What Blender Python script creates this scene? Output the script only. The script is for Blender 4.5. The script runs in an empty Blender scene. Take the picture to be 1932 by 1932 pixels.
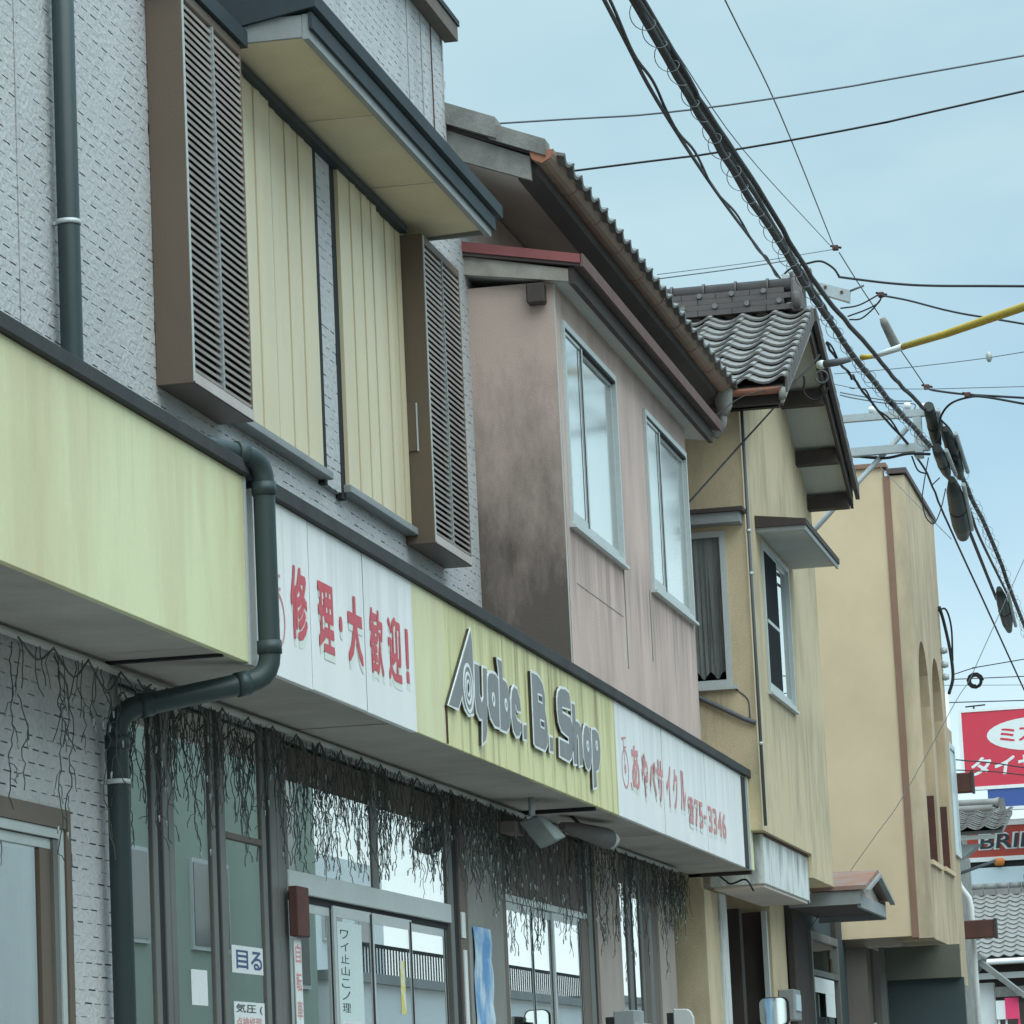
import bpy, bmesh, math, random
from mathutils import Vector, Matrix
random.seed(7)
scene = bpy.context.scene
COL = scene.collection
R = math.radians

# ------------------------------------------------------------------ camera
cam = bpy.data.cameras.new('camera')
camo = bpy.data.objects.new('camera', cam)
COL.objects.link(camo)
cam.sensor_width = 36.0
cam.lens = 36.0 * 6900.0 / 1932.0          # long lens, about 16 degrees
cam.clip_start, cam.clip_end = 0.1, 2000.0
bx = Vector((0.97874116, 0.19980077, -0.04631843))     # image right
by = Vector((0.07745795, -0.15097305, 0.98549856))     # image up
bz = Vector((-0.18991053, 0.96813573, 0.16323969))     # view direction
m = Matrix.Identity(4)
for r in range(3):
    m[r][0], m[r][1], m[r][2] = bx[r], by[r], -bz[r]
m.translation = (0, 0, 1.35)
camo.matrix_world = m
scene.camera = camo

# ------------------------------------------------------------------ sky, sun, exposure
SUN_EL, SUN_AZ = R(60), R(140)             # azimuth clockwise from +Y, so behind and to the right
world = bpy.data.worlds.new('World')
scene.world = world
world.use_nodes = True
wn, wl = world.node_tree.nodes, world.node_tree.links
wn.clear()
out = wn.new('ShaderNodeOutputWorld')
bg = wn.new('ShaderNodeBackground')
sky = wn.new('ShaderNodeTexSky')
sky.sky_type = 'NISHITA'
sky.sun_disc = False
sky.sun_elevation = SUN_EL
sky.sun_rotation = SUN_AZ
sky.air_density, sky.dust_density, sky.ozone_density = 1.2, 2.0, 1.5
tc = wn.new('ShaderNodeTexCoord')
mp = wn.new('ShaderNodeMapping')
mp.inputs['Scale'].default_value = (1.0, 1.0, 2.2)
mp.inputs['Location'].default_value = (3.1, 0.4, 1.7)
nz = wn.new('ShaderNodeTexNoise')
nz.inputs['Scale'].default_value = 2.6
nz.inputs['Detail'].default_value = 5.0
nz.inputs['Roughness'].default_value = 0.5
nz.inputs['Distortion'].default_value = 0.4
cr = wn.new('ShaderNodeValToRGB')
cr.color_ramp.elements[0].position, cr.color_ramp.elements[0].color = 0.40, (1.95, 3.1, 3.85, 1)
cr.color_ramp.elements[1].position, cr.color_ramp.elements[1].color = 0.62, (3.0, 4.15, 4.4, 1)
mix = wn.new('ShaderNodeMixRGB')
mix.inputs['Fac'].default_value = 0.90     # an overcast veil over the clear sky
# luminance of a thin overcast: hazy bright rim at the horizon, brightest overhead
sep = wn.new('ShaderNodeSeparateXYZ')
lum = wn.new('ShaderNodeFloatCurve')
cv = lum.mapping.curves[0]
cv.points[0].location = (0.0, 0.66)
cv.points[1].location = (1.0, 1.0)
for px_, py_ in ((0.06, 0.55), (0.15, 0.43), (0.30, 0.37), (0.6, 0.70)):
    cv.points.new(px_, py_)
lum.mapping.update()
gain = wn.new('ShaderNodeMixRGB')
gain.blend_type = 'MULTIPLY'
gain.inputs['Fac'].default_value = 1.0
lm2 = wn.new('ShaderNodeMath')
lm2.operation = 'MULTIPLY'
lm2.inputs[1].default_value = 2.5
bg.inputs['Strength'].default_value = 0.1
wl.new(tc.outputs['Generated'], mp.inputs['Vector'])
wl.new(mp.outputs['Vector'], nz.inputs['Vector'])
wl.new(nz.outputs['Fac'], cr.inputs['Fac'])
wl.new(sky.outputs['Color'], mix.inputs['Color1'])
wl.new(cr.outputs['Color'], mix.inputs['Color2'])
wl.new(tc.outputs['Generated'], sep.inputs['Vector'])
wl.new(sep.outputs['Z'], lum.inputs['Value'])
wl.new(lum.outputs['Value'], lm2.inputs[0])
hz = wn.new('ShaderNodeMapRange')
hz.inputs['From Min'].default_value, hz.inputs['From Max'].default_value = 0.0, 0.17
hz.inputs['To Min'].default_value, hz.inputs['To Max'].default_value = 0.95, 0.0
hmix = wn.new('ShaderNodeMixRGB')
hmix.inputs['Color2'].default_value = (3.6, 4.25, 4.35, 1)      # whiter haze low down
wl.new(sep.outputs['Z'], hz.inputs['Value'])
wl.new(hz.outputs['Result'], hmix.inputs['Fac'])
wl.new(mix.outputs['Color'], hmix.inputs['Color1'])
wl.new(hmix.outputs['Color'], gain.inputs['Color1'])
wl.new(lm2.outputs['Value'], gain.inputs['Color2'])
wl.new(gain.outputs['Color'], bg.inputs['Color'])
wl.new(bg.outputs['Background'], out.inputs['Surface'])

sun = bpy.data.lights.new('sun', 'SUN')
sun.energy = 1.5
sun.angle = R(80)
sun.color = (0.94, 1.0, 0.97)
suno = bpy.data.objects.new('sun', sun)
COL.objects.link(suno)
sd = Vector((math.cos(SUN_EL) * math.sin(SUN_AZ), math.cos(SUN_EL) * math.cos(SUN_AZ), math.sin(SUN_EL)))
suno.rotation_euler = sd.to_track_quat('Z', 'Y').to_euler()
suno.location = (10, -10, 30)

scene.view_settings.view_transform = 'Standard'
scene.view_settings.look = 'None'
scene.view_settings.exposure = 1.05
scene.view_settings.gamma = 1.0
scene.cycles.max_bounces = 8
scene.cycles.transparent_max_bounces = 12
scene.cycles.caustics_reflective = False
scene.cycles.caustics_refractive = False

# ------------------------------------------------------------------ materials
def lin(c):
    return tuple(((v / 255) / 12.92 if v / 255 <= 0.04045 else ((v / 255 + 0.055) / 1.055) ** 2.4) for v in c) + (1.0,)

MATS = {}
def mat(name, col, dirt=None, amt=0.3, scale=2.0, streak=0.0, rough=0.75, bump=0.0, bscale=60, spec=0.3, metal=0.0, contrast=(0.35, 0.7), fine=0.06):
    """painted / plastered surface: a base colour, blotches and vertical run marks of a second colour, fine relief"""
    if name in MATS:
        return MATS[name]
    mt = bpy.data.materials.new(name)
    mt.use_nodes = True
    n, l = mt.node_tree.nodes, mt.node_tree.links
    b = n['Principled BSDF']
    b.inputs['Roughness'].default_value = rough
    b.inputs['Metallic'].default_value = metal
    b.inputs['Specular IOR Level'].default_value = spec
    base = tuple(col) + (1.0,) if len(col) == 3 else col
    if dirt is None:
        dirt = tuple(c * 0.6 for c in base[:3])
    tc = n.new('ShaderNodeTexCoord')
    mp = n.new('ShaderNodeMapping')
    mp.inputs['Location'].default_value = (random.uniform(0, 9), random.uniform(0, 9), random.uniform(0, 9))
    mp.inputs['Scale'].default_value = (1, 1, 1.0 - 0.93 * streak)
    l.new(tc.outputs['Object'], mp.inputs['Vector'])
    n1 = n.new('ShaderNodeTexNoise')
    n1.inputs['Scale'].default_value = scale
    n1.inputs['Detail'].default_value = 6
    n1.inputs['Roughness'].default_value = 0.62
    l.new(mp.outputs['Vector'], n1.inputs['Vector'])
    rp = n.new('ShaderNodeMapRange')
    rp.inputs['From Min'].default_value, rp.inputs['From Max'].default_value = contrast
    rp.inputs['To Min'].default_value, rp.inputs['To Max'].default_value = 0.0, amt
    l.new(n1.outputs['Fac'], rp.inputs['Value'])
    mx = n.new('ShaderNodeMixRGB')
    mx.inputs['Color1'].default_value = base
    mx.inputs['Color2'].default_value = tuple(dirt[:3]) + (1.0,)
    l.new(rp.outputs['Result'], mx.inputs['Fac'])
    n2 = n.new('ShaderNodeTexNoise')
    n2.inputs['Scale'].default_value = bscale
    n2.inputs['Detail'].default_value = 3
    l.new(tc.outputs['Object'], n2.inputs['Vector'])
    hs = n.new('ShaderNodeMixRGB')
    hs.blend_type = 'MULTIPLY'
    hs.inputs['Fac'].default_value = 1.0
    rr = n.new('ShaderNodeMapRange')
    rr.inputs['To Min'].default_value, rr.inputs['To Max'].default_value = 1.0 - fine * 2, 1.0 + fine * 2
    l.new(n2.outputs['Fac'], rr.inputs['Value'])
    l.new(mx.outputs['Color'], hs.inputs['Color1'])
    l.new(rr.outputs['Result'], hs.inputs['Color2'])
    l.new(hs.outputs['Color'], b.inputs['Base Color'])
    if bump > 0:
        bp = n.new('ShaderNodeBump')
        bp.inputs['Strength'].default_value = bump
        bp.inputs['Distance'].default_value = 0.01
        l.new(n2.outputs['Fac'], bp.inputs['Height'])
        l.new(bp.outputs['Normal'], b.inputs['Normal'])
    MATS[name] = mt
    return mt

def glass_mat(name, tint, refl=1.0, see=0.75, rough=0.0, ior=1.5):
    """thin window pane: tinted see-through plus a mirror coat that grows at a slant"""
    mt = bpy.data.materials.new(name)
    mt.use_nodes = True
    n, l = mt.node_tree.nodes, mt.node_tree.links
    n.remove(n['Principled BSDF'])
    o = n['Material Output']
    tr = n.new('ShaderNodeBsdfTransparent')
    tr.inputs['Color'].default_value = (tint[0] * see, tint[1] * see, tint[2] * see, 1)
    gl = n.new('ShaderNodeBsdfGlossy')
    gl.inputs['Roughness'].default_value = rough
    gl.inputs['Color'].default_value = (refl, refl, refl, 1)
    fr = n.new('ShaderNodeLayerWeight')
    fr.inputs['Blend'].default_value = 0.5
    pw = n.new('ShaderNodeMath')
    pw.operation = 'POWER'
    pw.inputs[1].default_value = ior
    l.new(fr.outputs['Facing'], pw.inputs[0])
    ms = n.new('ShaderNodeMixShader')
    l.new(pw.outputs['Value'], ms.inputs['Fac'])
    l.new(tr.outputs['BSDF'], ms.inputs[1])
    l.new(gl.outputs['BSDF'], ms.inputs[2])
    l.new(ms.outputs['Shader'], o.inputs['Surface'])
    MATS[name] = mt
    return mt

def mold_mat(name, col, mold, zlo, zhi, xlo, xhi):
    """plaster with a field of black mould that is thickest low down and towards one corner"""
    mt = mat(name, col, tuple(c * 0.8 for c in col), 0.55, 1.6, 0.45, 0.9, 0.35, 140)
    n, l = mt.node_tree.nodes, mt.node_tree.links
    b = n['Principled BSDF']
    src = b.inputs['Base Color'].links[0].from_socket
    tc = n.new('ShaderNodeTexCoord')
    sx = n.new('ShaderNodeSeparateXYZ')
    l.new(tc.outputs['Object'], sx.inputs['Vector'])
    a = n.new('ShaderNodeMapRange'); a.inputs['From Min'].default_value = zhi; a.inputs['From Max'].default_value = zlo
    l.new(sx.outputs['Z'], a.inputs['Value'])
    c = n.new('ShaderNodeMapRange'); c.inputs['From Min'].default_value = xlo; c.inputs['From Max'].default_value = xhi
    l.new(sx.outputs['X'], c.inputs['Value'])
    nz = n.new('ShaderNodeTexNoise'); nz.inputs['Scale'].default_value = 3.2; nz.inputs['Detail'].default_value = 7; nz.inputs['Roughness'].default_value = 0.7
    mp = n.new('ShaderNodeMapping'); mp.inputs['Scale'].default_value = (1.6, 1.0, 0.55); l.new(tc.outputs['Object'], mp.inputs['Vector']); l.new(mp.outputs['Vector'], nz.inputs['Vector'])
    def ma(op, x, y):
        q = n.new('ShaderNodeMath'); q.operation = op
        for i, v in enumerate((x, y)):
            if isinstance(v, (int, float)): q.inputs[i].default_value = v
            else: l.new(v, q.inputs[i])
        return q.outputs[0]
    f = ma('MULTIPLY', a.outputs[0], ma('ADD', ma('MULTIPLY', c.outputs[0], 0.75), 0.25))
    f = ma('ADD', f, ma('MULTIPLY', ma('SUBTRACT', nz.outputs['Fac'], 0.5), 1.0))
    q = n.new('ShaderNodeMapRange'); q.inputs['From Min'].default_value = 0.12; q.inputs['From Max'].default_value = 0.75; q.inputs['To Max'].default_value = 0.85
    l.new(f, q.inputs['Value'])
    mx = n.new('ShaderNodeMixRGB'); mx.inputs['Color2'].default_value = mold + (1,)
    l.new(q.outputs[0], mx.inputs['Fac']); l.new(src, mx.inputs['Color1']); l.new(mx.outputs['Color'], b.inputs['Base Color'])
    return mt

siding = mat('grey_siding', (0.52, 0.52, 0.515), (0.38, 0.385, 0.40), 0.6, 1.6, 0.45, 0.6, 0.8, 38, fine=0.10)
siding_back = mat('siding_joint', (0.42, 0.435, 0.44), None, 0.3, 3, 0, 0.9)
siding_low = siding
brown_metal = mat('brown_metal', (0.135, 0.098, 0.070), (0.095, 0.07, 0.05), 0.4, 2, 0.5, 0.45, 0.05, 90, 0.4)
slat_m = mat('slat_metal', (0.52, 0.46, 0.42), (0.34, 0.29, 0.26), 0.5, 4, 0, 0.45, 0, 60, 0.4)
dark_back = mat('louver_back', (0.035, 0.032, 0.03), None, 0.3, 2)
cream = mat('cream_steel', (0.67, 0.585, 0.40), (0.55, 0.45, 0.28), 0.6, 0.7, 0.4, 0.42, 0.02, 30, 0.4, fine=0.02)
cream_soffit = mat('cream_soffit', (0.78, 0.68, 0.47), (0.60, 0.51, 0.33), 0.6, 1.3, 0, 0.85, 0.2, 120)
teal_trim = mat('teal_trim', (0.042, 0.056, 0.062), (0.025, 0.032, 0.036), 0.5, 3, 0, 0.6, 0.05, 80, 0.15)
grey_trim = mat('grey_trim', (0.28, 0.30, 0.30), (0.17, 0.18, 0.18), 0.5, 3, 0.3, 0.5)
pipe_m = mat('drain_pipe', (0.036, 0.056, 0.056), (0.022, 0.032, 0.034), 0.6, 2.2, 0.6, 0.42, 0.02, 70, 0.35)
green_p = mat('green_panel', (0.70, 0.71, 0.43), (0.56, 0.47, 0.27), 0.75, 1.7, 0.8, 0.5, 0.02, 40, 0.35, contrast=(0.4, 0.72), fine=0.025)
green_dirty = mat('green_panel_stained', (0.66, 0.64, 0.34), (0.22, 0.17, 0.07), 0.85, 7.0, 0.965, 0.55, 0.03, 50, 0.35, contrast=(0.50, 0.70), fine=0.03)
white_p = mat('white_panel', (0.80, 0.80, 0.79), (0.66, 0.68, 0.66), 0.6, 2.5, 0.8, 0.45, 0.02, 40, 0.35, contrast=(0.4, 0.75), fine=0.02)
strip_m = mat('fascia_flashing', (0.058, 0.06, 0.06), (0.03, 0.03, 0.03), 0.6, 4, 0, 0.7, 0.1, 60, 0.15)
soffit_m = mat('canopy_soffit', (0.46, 0.44, 0.40), (0.27, 0.24, 0.21), 0.7, 1.6, 0, 0.9, 0.2, 90)
red_letter = mat('red_paint', (0.58, 0.075, 0.095), (0.48, 0.12, 0.14), 0.6, 6, 0, 0.5)
red_faded = mat('faded_red_paint', (0.60, 0.22, 0.22), (0.60, 0.40, 0.38), 0.8, 8, 0, 0.6)
shadow_print = mat('pale_print', (0.70, 0.74, 0.68), None, 0.1, 6)
letter_grey = mat('letter_grey', (0.205, 0.21, 0.21), (0.14, 0.145, 0.15), 0.5, 5, 0.5, 0.45)
letter_white = mat('letter_white', (0.75, 0.78, 0.77), (0.5, 0.52, 0.5), 0.4, 8, 0, 0.5)
letter_black = mat('letter_return', (0.03, 0.032, 0.032), (0.07, 0.045, 0.03), 0.5, 8, 0, 0.5)
pink = mat('pink_plaster', (0.60, 0.455, 0.40), (0.36, 0.285, 0.245), 0.7, 2.4, 0.75, 0.92, 0.3, 150)
pink_mold = mold_mat('pink_plaster_moulded', (0.53, 0.405, 0.35), (0.055, 0.05, 0.045), 3.9, 6.2, -4.6, -4.0)
soffit_grey = mat('eave_board', (0.58, 0.50, 0.44), (0.42, 0.36, 0.32), 0.6, 1.5, 0, 0.9, 0.1, 60)
soffit_pale = mat('pale_eave_board', (0.52, 0.54, 0.51), (0.36, 0.37, 0.34), 0.5, 2, 0, 0.85)
dark_wood = mat('dark_wood', (0.070, 0.055, 0.050), (0.038, 0.031, 0.029), 0.6, 3, 0, 0.75, 0.1, 60)
weather_wood = mat('weathered_board', (0.27, 0.27, 0.25), (0.11, 0.11, 0.10), 0.8, 4, 0, 0.85, 0.3, 60)
gutter_brown = mat('brown_gutter', (0.31, 0.205, 0.15), (0.20, 0.13, 0.095), 0.6, 5, 0, 0.5, 0.05, 60)
gutter_copper = mat('copper_gutter', (0.34, 0.145, 0.085), (0.22, 0.09, 0.06), 0.5, 5, 0, 0.5)
red_metal = mat('red_flashing', (0.27, 0.085, 0.085), (0.17, 0.06, 0.06), 0.5, 4, 0, 0.5)
rust_roof = mat('rusty_roof', (0.30, 0.115, 0.065), (0.25, 0.24, 0.23), 0.9, 2.4, 0, 0.7)
alu = mat('aluminium_frame', (0.52, 0.56, 0.55), (0.40, 0.43, 0.42), 0.4, 3, 0.5, 0.4, 0, 60, 0.5, 0.15)
alu_dark = mat('weathered_aluminium', (0.165, 0.17, 0.155), (0.085, 0.085, 0.078), 0.7, 3, 0.8, 0.5, 0, 60, 0.4, 0.1)
gap_dark = mat('dark_gasket', (0.02, 0.021, 0.022), None, 0.2, 3)
tile_m = mat('grey_roof_tile', (0.185, 0.185, 0.175), (0.10, 0.10, 0.095), 0.7, 5, 0, 0.55, 0.15, 60, 0.4)
tile_pale = mat('pale_roof_tile', (0.225, 0.215, 0.20), (0.12, 0.115, 0.11), 0.7, 3, 0, 0.5, 0.15, 60, 0.4)
tile_brown = mat('brown_ridge_tile', (0.115, 0.10, 0.095), (0.07, 0.06, 0.06), 0.6, 6, 0, 0.6, 0.1, 60)
yellow = mat('yellow_plaster', (0.62, 0.505, 0.33), (0.27, 0.235, 0.17), 0.65, 2.3, 0.6, 0.92, 0.5, 150, contrast=(0.46, 0.76), fine=0.09)
tan = mat('tan_plaster', (0.63, 0.495, 0.33), (0.50, 0.385, 0.25), 0.7, 1.1, 0.2, 0.92, 0.25, 160)
tan_front = mat('tan_front_plaster', (0.57, 0.45, 0.305), (0.31, 0.255, 0.175), 0.75, 4.0, 0.75, 0.92, 0.25, 160)
brown_stripe = mat('brown_stripe', (0.25, 0.145, 0.10), None, 0.4, 4, 0.5)
white_box_m = mat('white_steel', (0.66, 0.68, 0.65), (0.16, 0.16, 0.15), 0.8, 5.5, 0.80, 0.5, contrast=(0.52, 0.72))
curtain_m = mat('pale_curtain', (0.62, 0.64, 0.64), (0.42, 0.44, 0.45), 0.6, 5, 0.9, 0.9)
curtain_dark = mat('grey_curtain', (0.50, 0.46, 0.46), (0.30, 0.27, 0.27), 0.8, 4, 0.7, 0.95)
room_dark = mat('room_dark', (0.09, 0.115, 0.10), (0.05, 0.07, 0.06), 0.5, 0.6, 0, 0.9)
cable_m = mat('black_cable', (0.022, 0.02, 0.021), None, 0.3, 6, 0, 0.6)
cable_grey = mat('grey_wire', (0.12, 0.13, 0.14), None, 0.3, 6, 0, 0.55)
steel_m = mat('galvanised_steel', (0.42, 0.46, 0.47), (0.30, 0.33, 0.34), 0.5, 6, 0, 0.5, 0, 60, 0.4, 0.2)
yellow_guard = mat('yellow_guard', (0.52, 0.36, 0.035), (0.36, 0.24, 0.03), 0.5, 4, 0, 0.5)
white_plastic = mat('white_plastic', (0.74, 0.76, 0.75), None, 0.15, 6, 0, 0.4)
concrete = mat('concrete', (0.44, 0.435, 0.41), (0.33, 0.325, 0.31), 0.5, 2, 0.3, 0.9, 0.2, 80)
asphalt = mat('asphalt', (0.14, 0.138, 0.134), (0.10, 0.10, 0.098), 0.5, 0.6, 0, 0.95, 0.4, 120)
road_paint = mat('road_paint', (0.7, 0.7, 0.68), (0.4, 0.4, 0.4), 0.5, 3, 0, 0.8)
earth = mat('bare_ground', (0.16, 0.15, 0.13), None, 0.5, 0.2, 0, 0.95)
bulb_m = mat('clear_bulb', (0.36, 0.40, 0.37), None, 0.1, 6, 0, 0.25, 0, 60, 0.6)
strand_m = mat('light_wire', (0.085, 0.095, 0.085), None, 0.3, 9, 0, 0.7)
blue_paper = mat('blue_paper', (0.13, 0.30, 0.54), (0.55, 0.66, 0.72), 0.95, 5.0, 0.5, 0.7, contrast=(0.42, 0.62))
paper_m = mat('white_paper', (0.70, 0.73, 0.72), (0.6, 0.62, 0.6), 0.4, 4, 0, 0.7)
ink_blue = mat('blue_ink', (0.07, 0.11, 0.22), None, 0.2, 8)
ink_dark = mat('dark_ink', (0.05, 0.06, 0.065), None, 0.2, 8)
sign_red = mat('sign_red', (0.58, 0.045, 0.075), (0.50, 0.06, 0.085), 0.4, 0.8, 0, 0.4)
sign_red2 = mat('sign_dark_red', (0.42, 0.065, 0.045), None, 0.2, 0.8, 0, 0.4)
sign_blue = mat('sign_blue', (0.055, 0.10, 0.30), None, 0.2, 0.8, 0, 0.4)
sign_pale = mat('sign_pale', (0.52, 0.62, 0.66), None, 0.15, 0.5, 0, 0.4)
rust_brown = mat('rust_brown', (0.115, 0.05, 0.04), (0.06, 0.035, 0.03), 0.6, 6, 0, 0.8)
opp_green = mat('green_wall', (0.33, 0.39, 0.33), (0.26, 0.31, 0.26), 0.5, 0.4, 0.3, 0.85)
opp_white = mat('pale_wall', (0.80, 0.82, 0.82), (0.66, 0.68, 0.67), 0.5, 0.5, 0.6, 0.85)
panel_brown = mat('header_board', (0.17, 0.145, 0.125), (0.09, 0.08, 0.07), 0.7, 2.2, 0.6, 0.85)
pier_m = mat('pinkish_pier', (0.40, 0.345, 0.305), (0.25, 0.21, 0.19), 0.6, 2.2, 0.7, 0.9, 0.2, 120)
bluegreen_dark = mat('dark_green_wall', (0.055, 0.075, 0.078), (0.035, 0.048, 0.055), 0.6, 1.2, 0.2, 0.85)
orange_m = mat('orange_plastic', (0.62, 0.20, 0.05), None, 0.2, 5)
pink_sign = mat('pink_sign', (0.72, 0.06, 0.16), None, 0.1, 5)
glass = glass_mat('window_glass', (0.95, 0.99, 0.98), 1.0, 0.96)
glass_frost = glass_mat('frosted_glass', (0.95, 0.99, 0.98), 1.0, 0.95, 0.10, 1.2)
glass_shop = glass_mat('shop_glass', (0.92, 0.98, 0.95), 1.0, 0.93, 0.0, 1.35)
mirror_m = mat('mirror_glass', (0.85, 0.9, 0.88), None, 0.0, 1, 0, 0.03, 0, 60, 0.5, 1.0, fine=0.0)

def add_runs(mt, col, ztop, length, amt, scale=9.0):
    """rain runs: narrow uneven streaks of dirt that start at a ledge (local height ztop) and thin out below it"""
    n, l = mt.node_tree.nodes, mt.node_tree.links
    b = n['Principled BSDF']
    src = b.inputs['Base Color'].links[0].from_socket
    tc = n.new('ShaderNodeTexCoord')
    mp = n.new('ShaderNodeMapping'); mp.inputs['Scale'].default_value = (1, 1, 0.045)
    nz = n.new('ShaderNodeTexNoise'); nz.inputs['Scale'].default_value = scale; nz.inputs['Detail'].default_value = 5; nz.inputs['Roughness'].default_value = 0.7
    l.new(tc.outputs['Object'], mp.inputs['Vector']); l.new(mp.outputs['Vector'], nz.inputs['Vector'])
    sx = n.new('ShaderNodeSeparateXYZ'); l.new(tc.outputs['Object'], sx.inputs['Vector'])
    g = n.new('ShaderNodeMapRange'); g.inputs['From Min'].default_value = ztop - length; g.inputs['From Max'].default_value = ztop
    l.new(sx.outputs['Z'], g.inputs['Value'])
    up_ = n.new('ShaderNodeMapRange'); up_.interpolation_type = 'SMOOTHSTEP'; up_.inputs['From Min'].default_value = ztop + 0.35; up_.inputs['From Max'].default_value = ztop - 0.2
    l.new(sx.outputs['Z'], up_.inputs['Value'])
    th = n.new('ShaderNodeMath'); th.operation = 'MULTIPLY_ADD'; th.inputs[1].default_value = 0.30; l.new(g.outputs[0], th.inputs[0]); l.new(nz.outputs['Fac'], th.inputs[2])
    r = n.new('ShaderNodeMapRange'); r.inputs['From Min'].default_value = 0.66; r.inputs['From Max'].default_value = 0.86; r.inputs['To Max'].default_value = amt
    l.new(th.outputs[0], r.inputs['Value'])
    f = n.new('ShaderNodeMath'); f.operation = 'MULTIPLY'; l.new(r.outputs[0], f.inputs[0]); l.new(up_.outputs[0], f.inputs[1])
    mx = n.new('ShaderNodeMixRGB'); mx.inputs['Color2'].default_value = col + (1,)
    l.new(f.outputs[0], mx.inputs['Fac']); l.new(src, mx.inputs['Color1']); l.new(mx.outputs['Color'], b.inputs['Base Color'])
add_runs(pink, (0.17, 0.14, 0.12), 4.87, 0.95, 0.5, 7.0)
add_runs(green_p, (0.42, 0.33, 0.17), 0.79, 0.8, 0.28, 4.0)
add_runs(green_dirty, (0.24, 0.18, 0.08), 0.77, 0.7, 0.42, 9.0)
add_runs(white_p, (0.40, 0.42, 0.40), 0.77, 0.7, 0.35, 8.0)
add_runs(white_box_m, (0.10, 0.10, 0.09), 3.485, 0.38, 0.85, 5.0)
add_runs(yellow, (0.16, 0.145, 0.11), 4.72, 1.3, 0.42, 5.0)
add_runs(tan_front, (0.20, 0.165, 0.12), 3.82, 0.8, 0.45, 6.0)
add_runs(siding, (0.28, 0.29, 0.30), 8.0, 1.6, 0.5, 5.0)

# ------------------------------------------------------------------ mesh helpers
BASE = {}
class MB:
    """collects boxes, prisms and tubes for ONE mesh; T maps local (u, d, h) to world"""
    def __init__(s, T=None):
        s.v, s.f, s.T = [], [], T
        s.sm = False
    def add(s, vs, fs):
        o = len(s.v)
        s.v += [tuple(s.T(*p)) if s.T else tuple(p) for p in vs]
        s.f += [tuple(i + o for i in f) for f in fs]
        return s
    def box(s, x0, x1, y0, y1, z0, z1):
        return s.add([(x0, y0, z0), (x1, y0, z0), (x1, y1, z0), (x0, y1, z0), (x0, y0, z1), (x1, y0, z1), (x1, y1, z1), (x0, y1, z1)],
                     [(0, 3, 2, 1), (4, 5, 6, 7), (0, 1, 5, 4), (1, 2, 6, 5), (2, 3, 7, 6), (3, 0, 4, 7)])
    def hexa(s, a, b):
        """a, b: two quads (4 points each) joined to a solid"""
        return s.add(list(a) + list(b), [(0, 1, 2, 3), (7, 6, 5, 4), (0, 4, 5, 1), (1, 5, 6, 2), (2, 6, 7, 3), (3, 7, 4, 0)])
    def prism_x(s, poly, x0, x1):
        n = len(poly)
        return s.add([(x0, y, z) for y, z in poly] + [(x1, y, z) for y, z in poly],
                     [tuple(range(n))[::-1], tuple(range(n, 2 * n))] + [(i, (i + 1) % n, n + (i + 1) % n, n + i) for i in range(n)])
    def prism_y(s, poly, y0, y1):
        n = len(poly)
        return s.add([(x, y0, z) for x, z in poly] + [(x, y1, z) for x, z in poly],
                     [tuple(range(n)), tuple(range(n, 2 * n))[::-1]] + [(i, n + i, n + (i + 1) % n, (i + 1) % n) for i in range(n)])
    def prism_z(s, poly, z0, z1):
        n = len(poly)
        return s.add([(x, y, z0) for x, y in poly] + [(x, y, z1) for x, y in poly],
                     [tuple(range(n))[::-1], tuple(range(n, 2 * n))] + [(i, (i + 1) % n, n + (i + 1) % n, n + i) for i in range(n)])
    def tube(s, pts, r, n=8, cap=True):
        pts = [Vector(p) for p in pts]
        rs = r if isinstance(r, (list, tuple)) else [r] * len(pts)
        vs, fs = [], []
        up = None
        for i, p in enumerate(pts):
            d = (pts[min(i + 1, len(pts) - 1)] - pts[max(i - 1, 0)]).normalized()
            if up is None:
                up = Vector((0, 0, 1)) if abs(d.z) < 0.9 else Vector((1, 0, 0))
            a = d.cross(up)
            if a.length < 1e-4:
                a = d.orthogonal()
            a.normalize()
            up = a.cross(d).normalized()
            for k in range(n):
                t = 2 * math.pi * k / n
                vs.append(tuple(p + (a * math.cos(t) + up * math.sin(t)) * rs[i]))
        for i in range(len(pts) - 1):
            for k in range(n):
                fs.append((i * n + k, i * n + (k + 1) % n, (i + 1) * n + (k + 1) % n, (i + 1) * n + k))
        if cap:
            fs.append(tuple(range(n))[::-1])
            fs.append(tuple(range((len(pts) - 1) * n, len(pts) * n)))
        s.sm = True
        return s.add(vs, fs)
    def mesh(s, name, base, m, bevel=0.0):
        me = bpy.data.meshes.new(name)
        me.from_pydata([(x - base[0], y - base[1], z - base[2]) for x, y, z in s.v], [], s.f)
        bm = bmesh.new()
        bm.from_mesh(me)
        if bevel:
            bmesh.ops.bevel(bm, geom=[e for e in bm.edges if len(e.link_faces) == 2 and e.calc_face_angle(0) > 0.6], offset=bevel, segments=1, affect='EDGES', clamp_overlap=True)
        bmesh.ops.recalc_face_normals(bm, faces=bm.faces)
        bm.to_mesh(me)
        bm.free()
        me.materials.append(m)
        if s.sm:
            for p in me.polygons:
                p.use_smooth = len(p.vertices) == 4
        return me

def link(o, parent=None):
    COL.objects.link(o)
    if parent:
        o.parent = parent
    return o

def thing(name, label, cat, base, group=None):
    o = bpy.data.objects.new(name, None)
    o.empty_display_size = 0.2
    o.location = base
    link(o)
    o['label'], o['category'] = label, cat
    if group:
        o['group'] = group
    BASE[o.name] = tuple(base)
    return o

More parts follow.
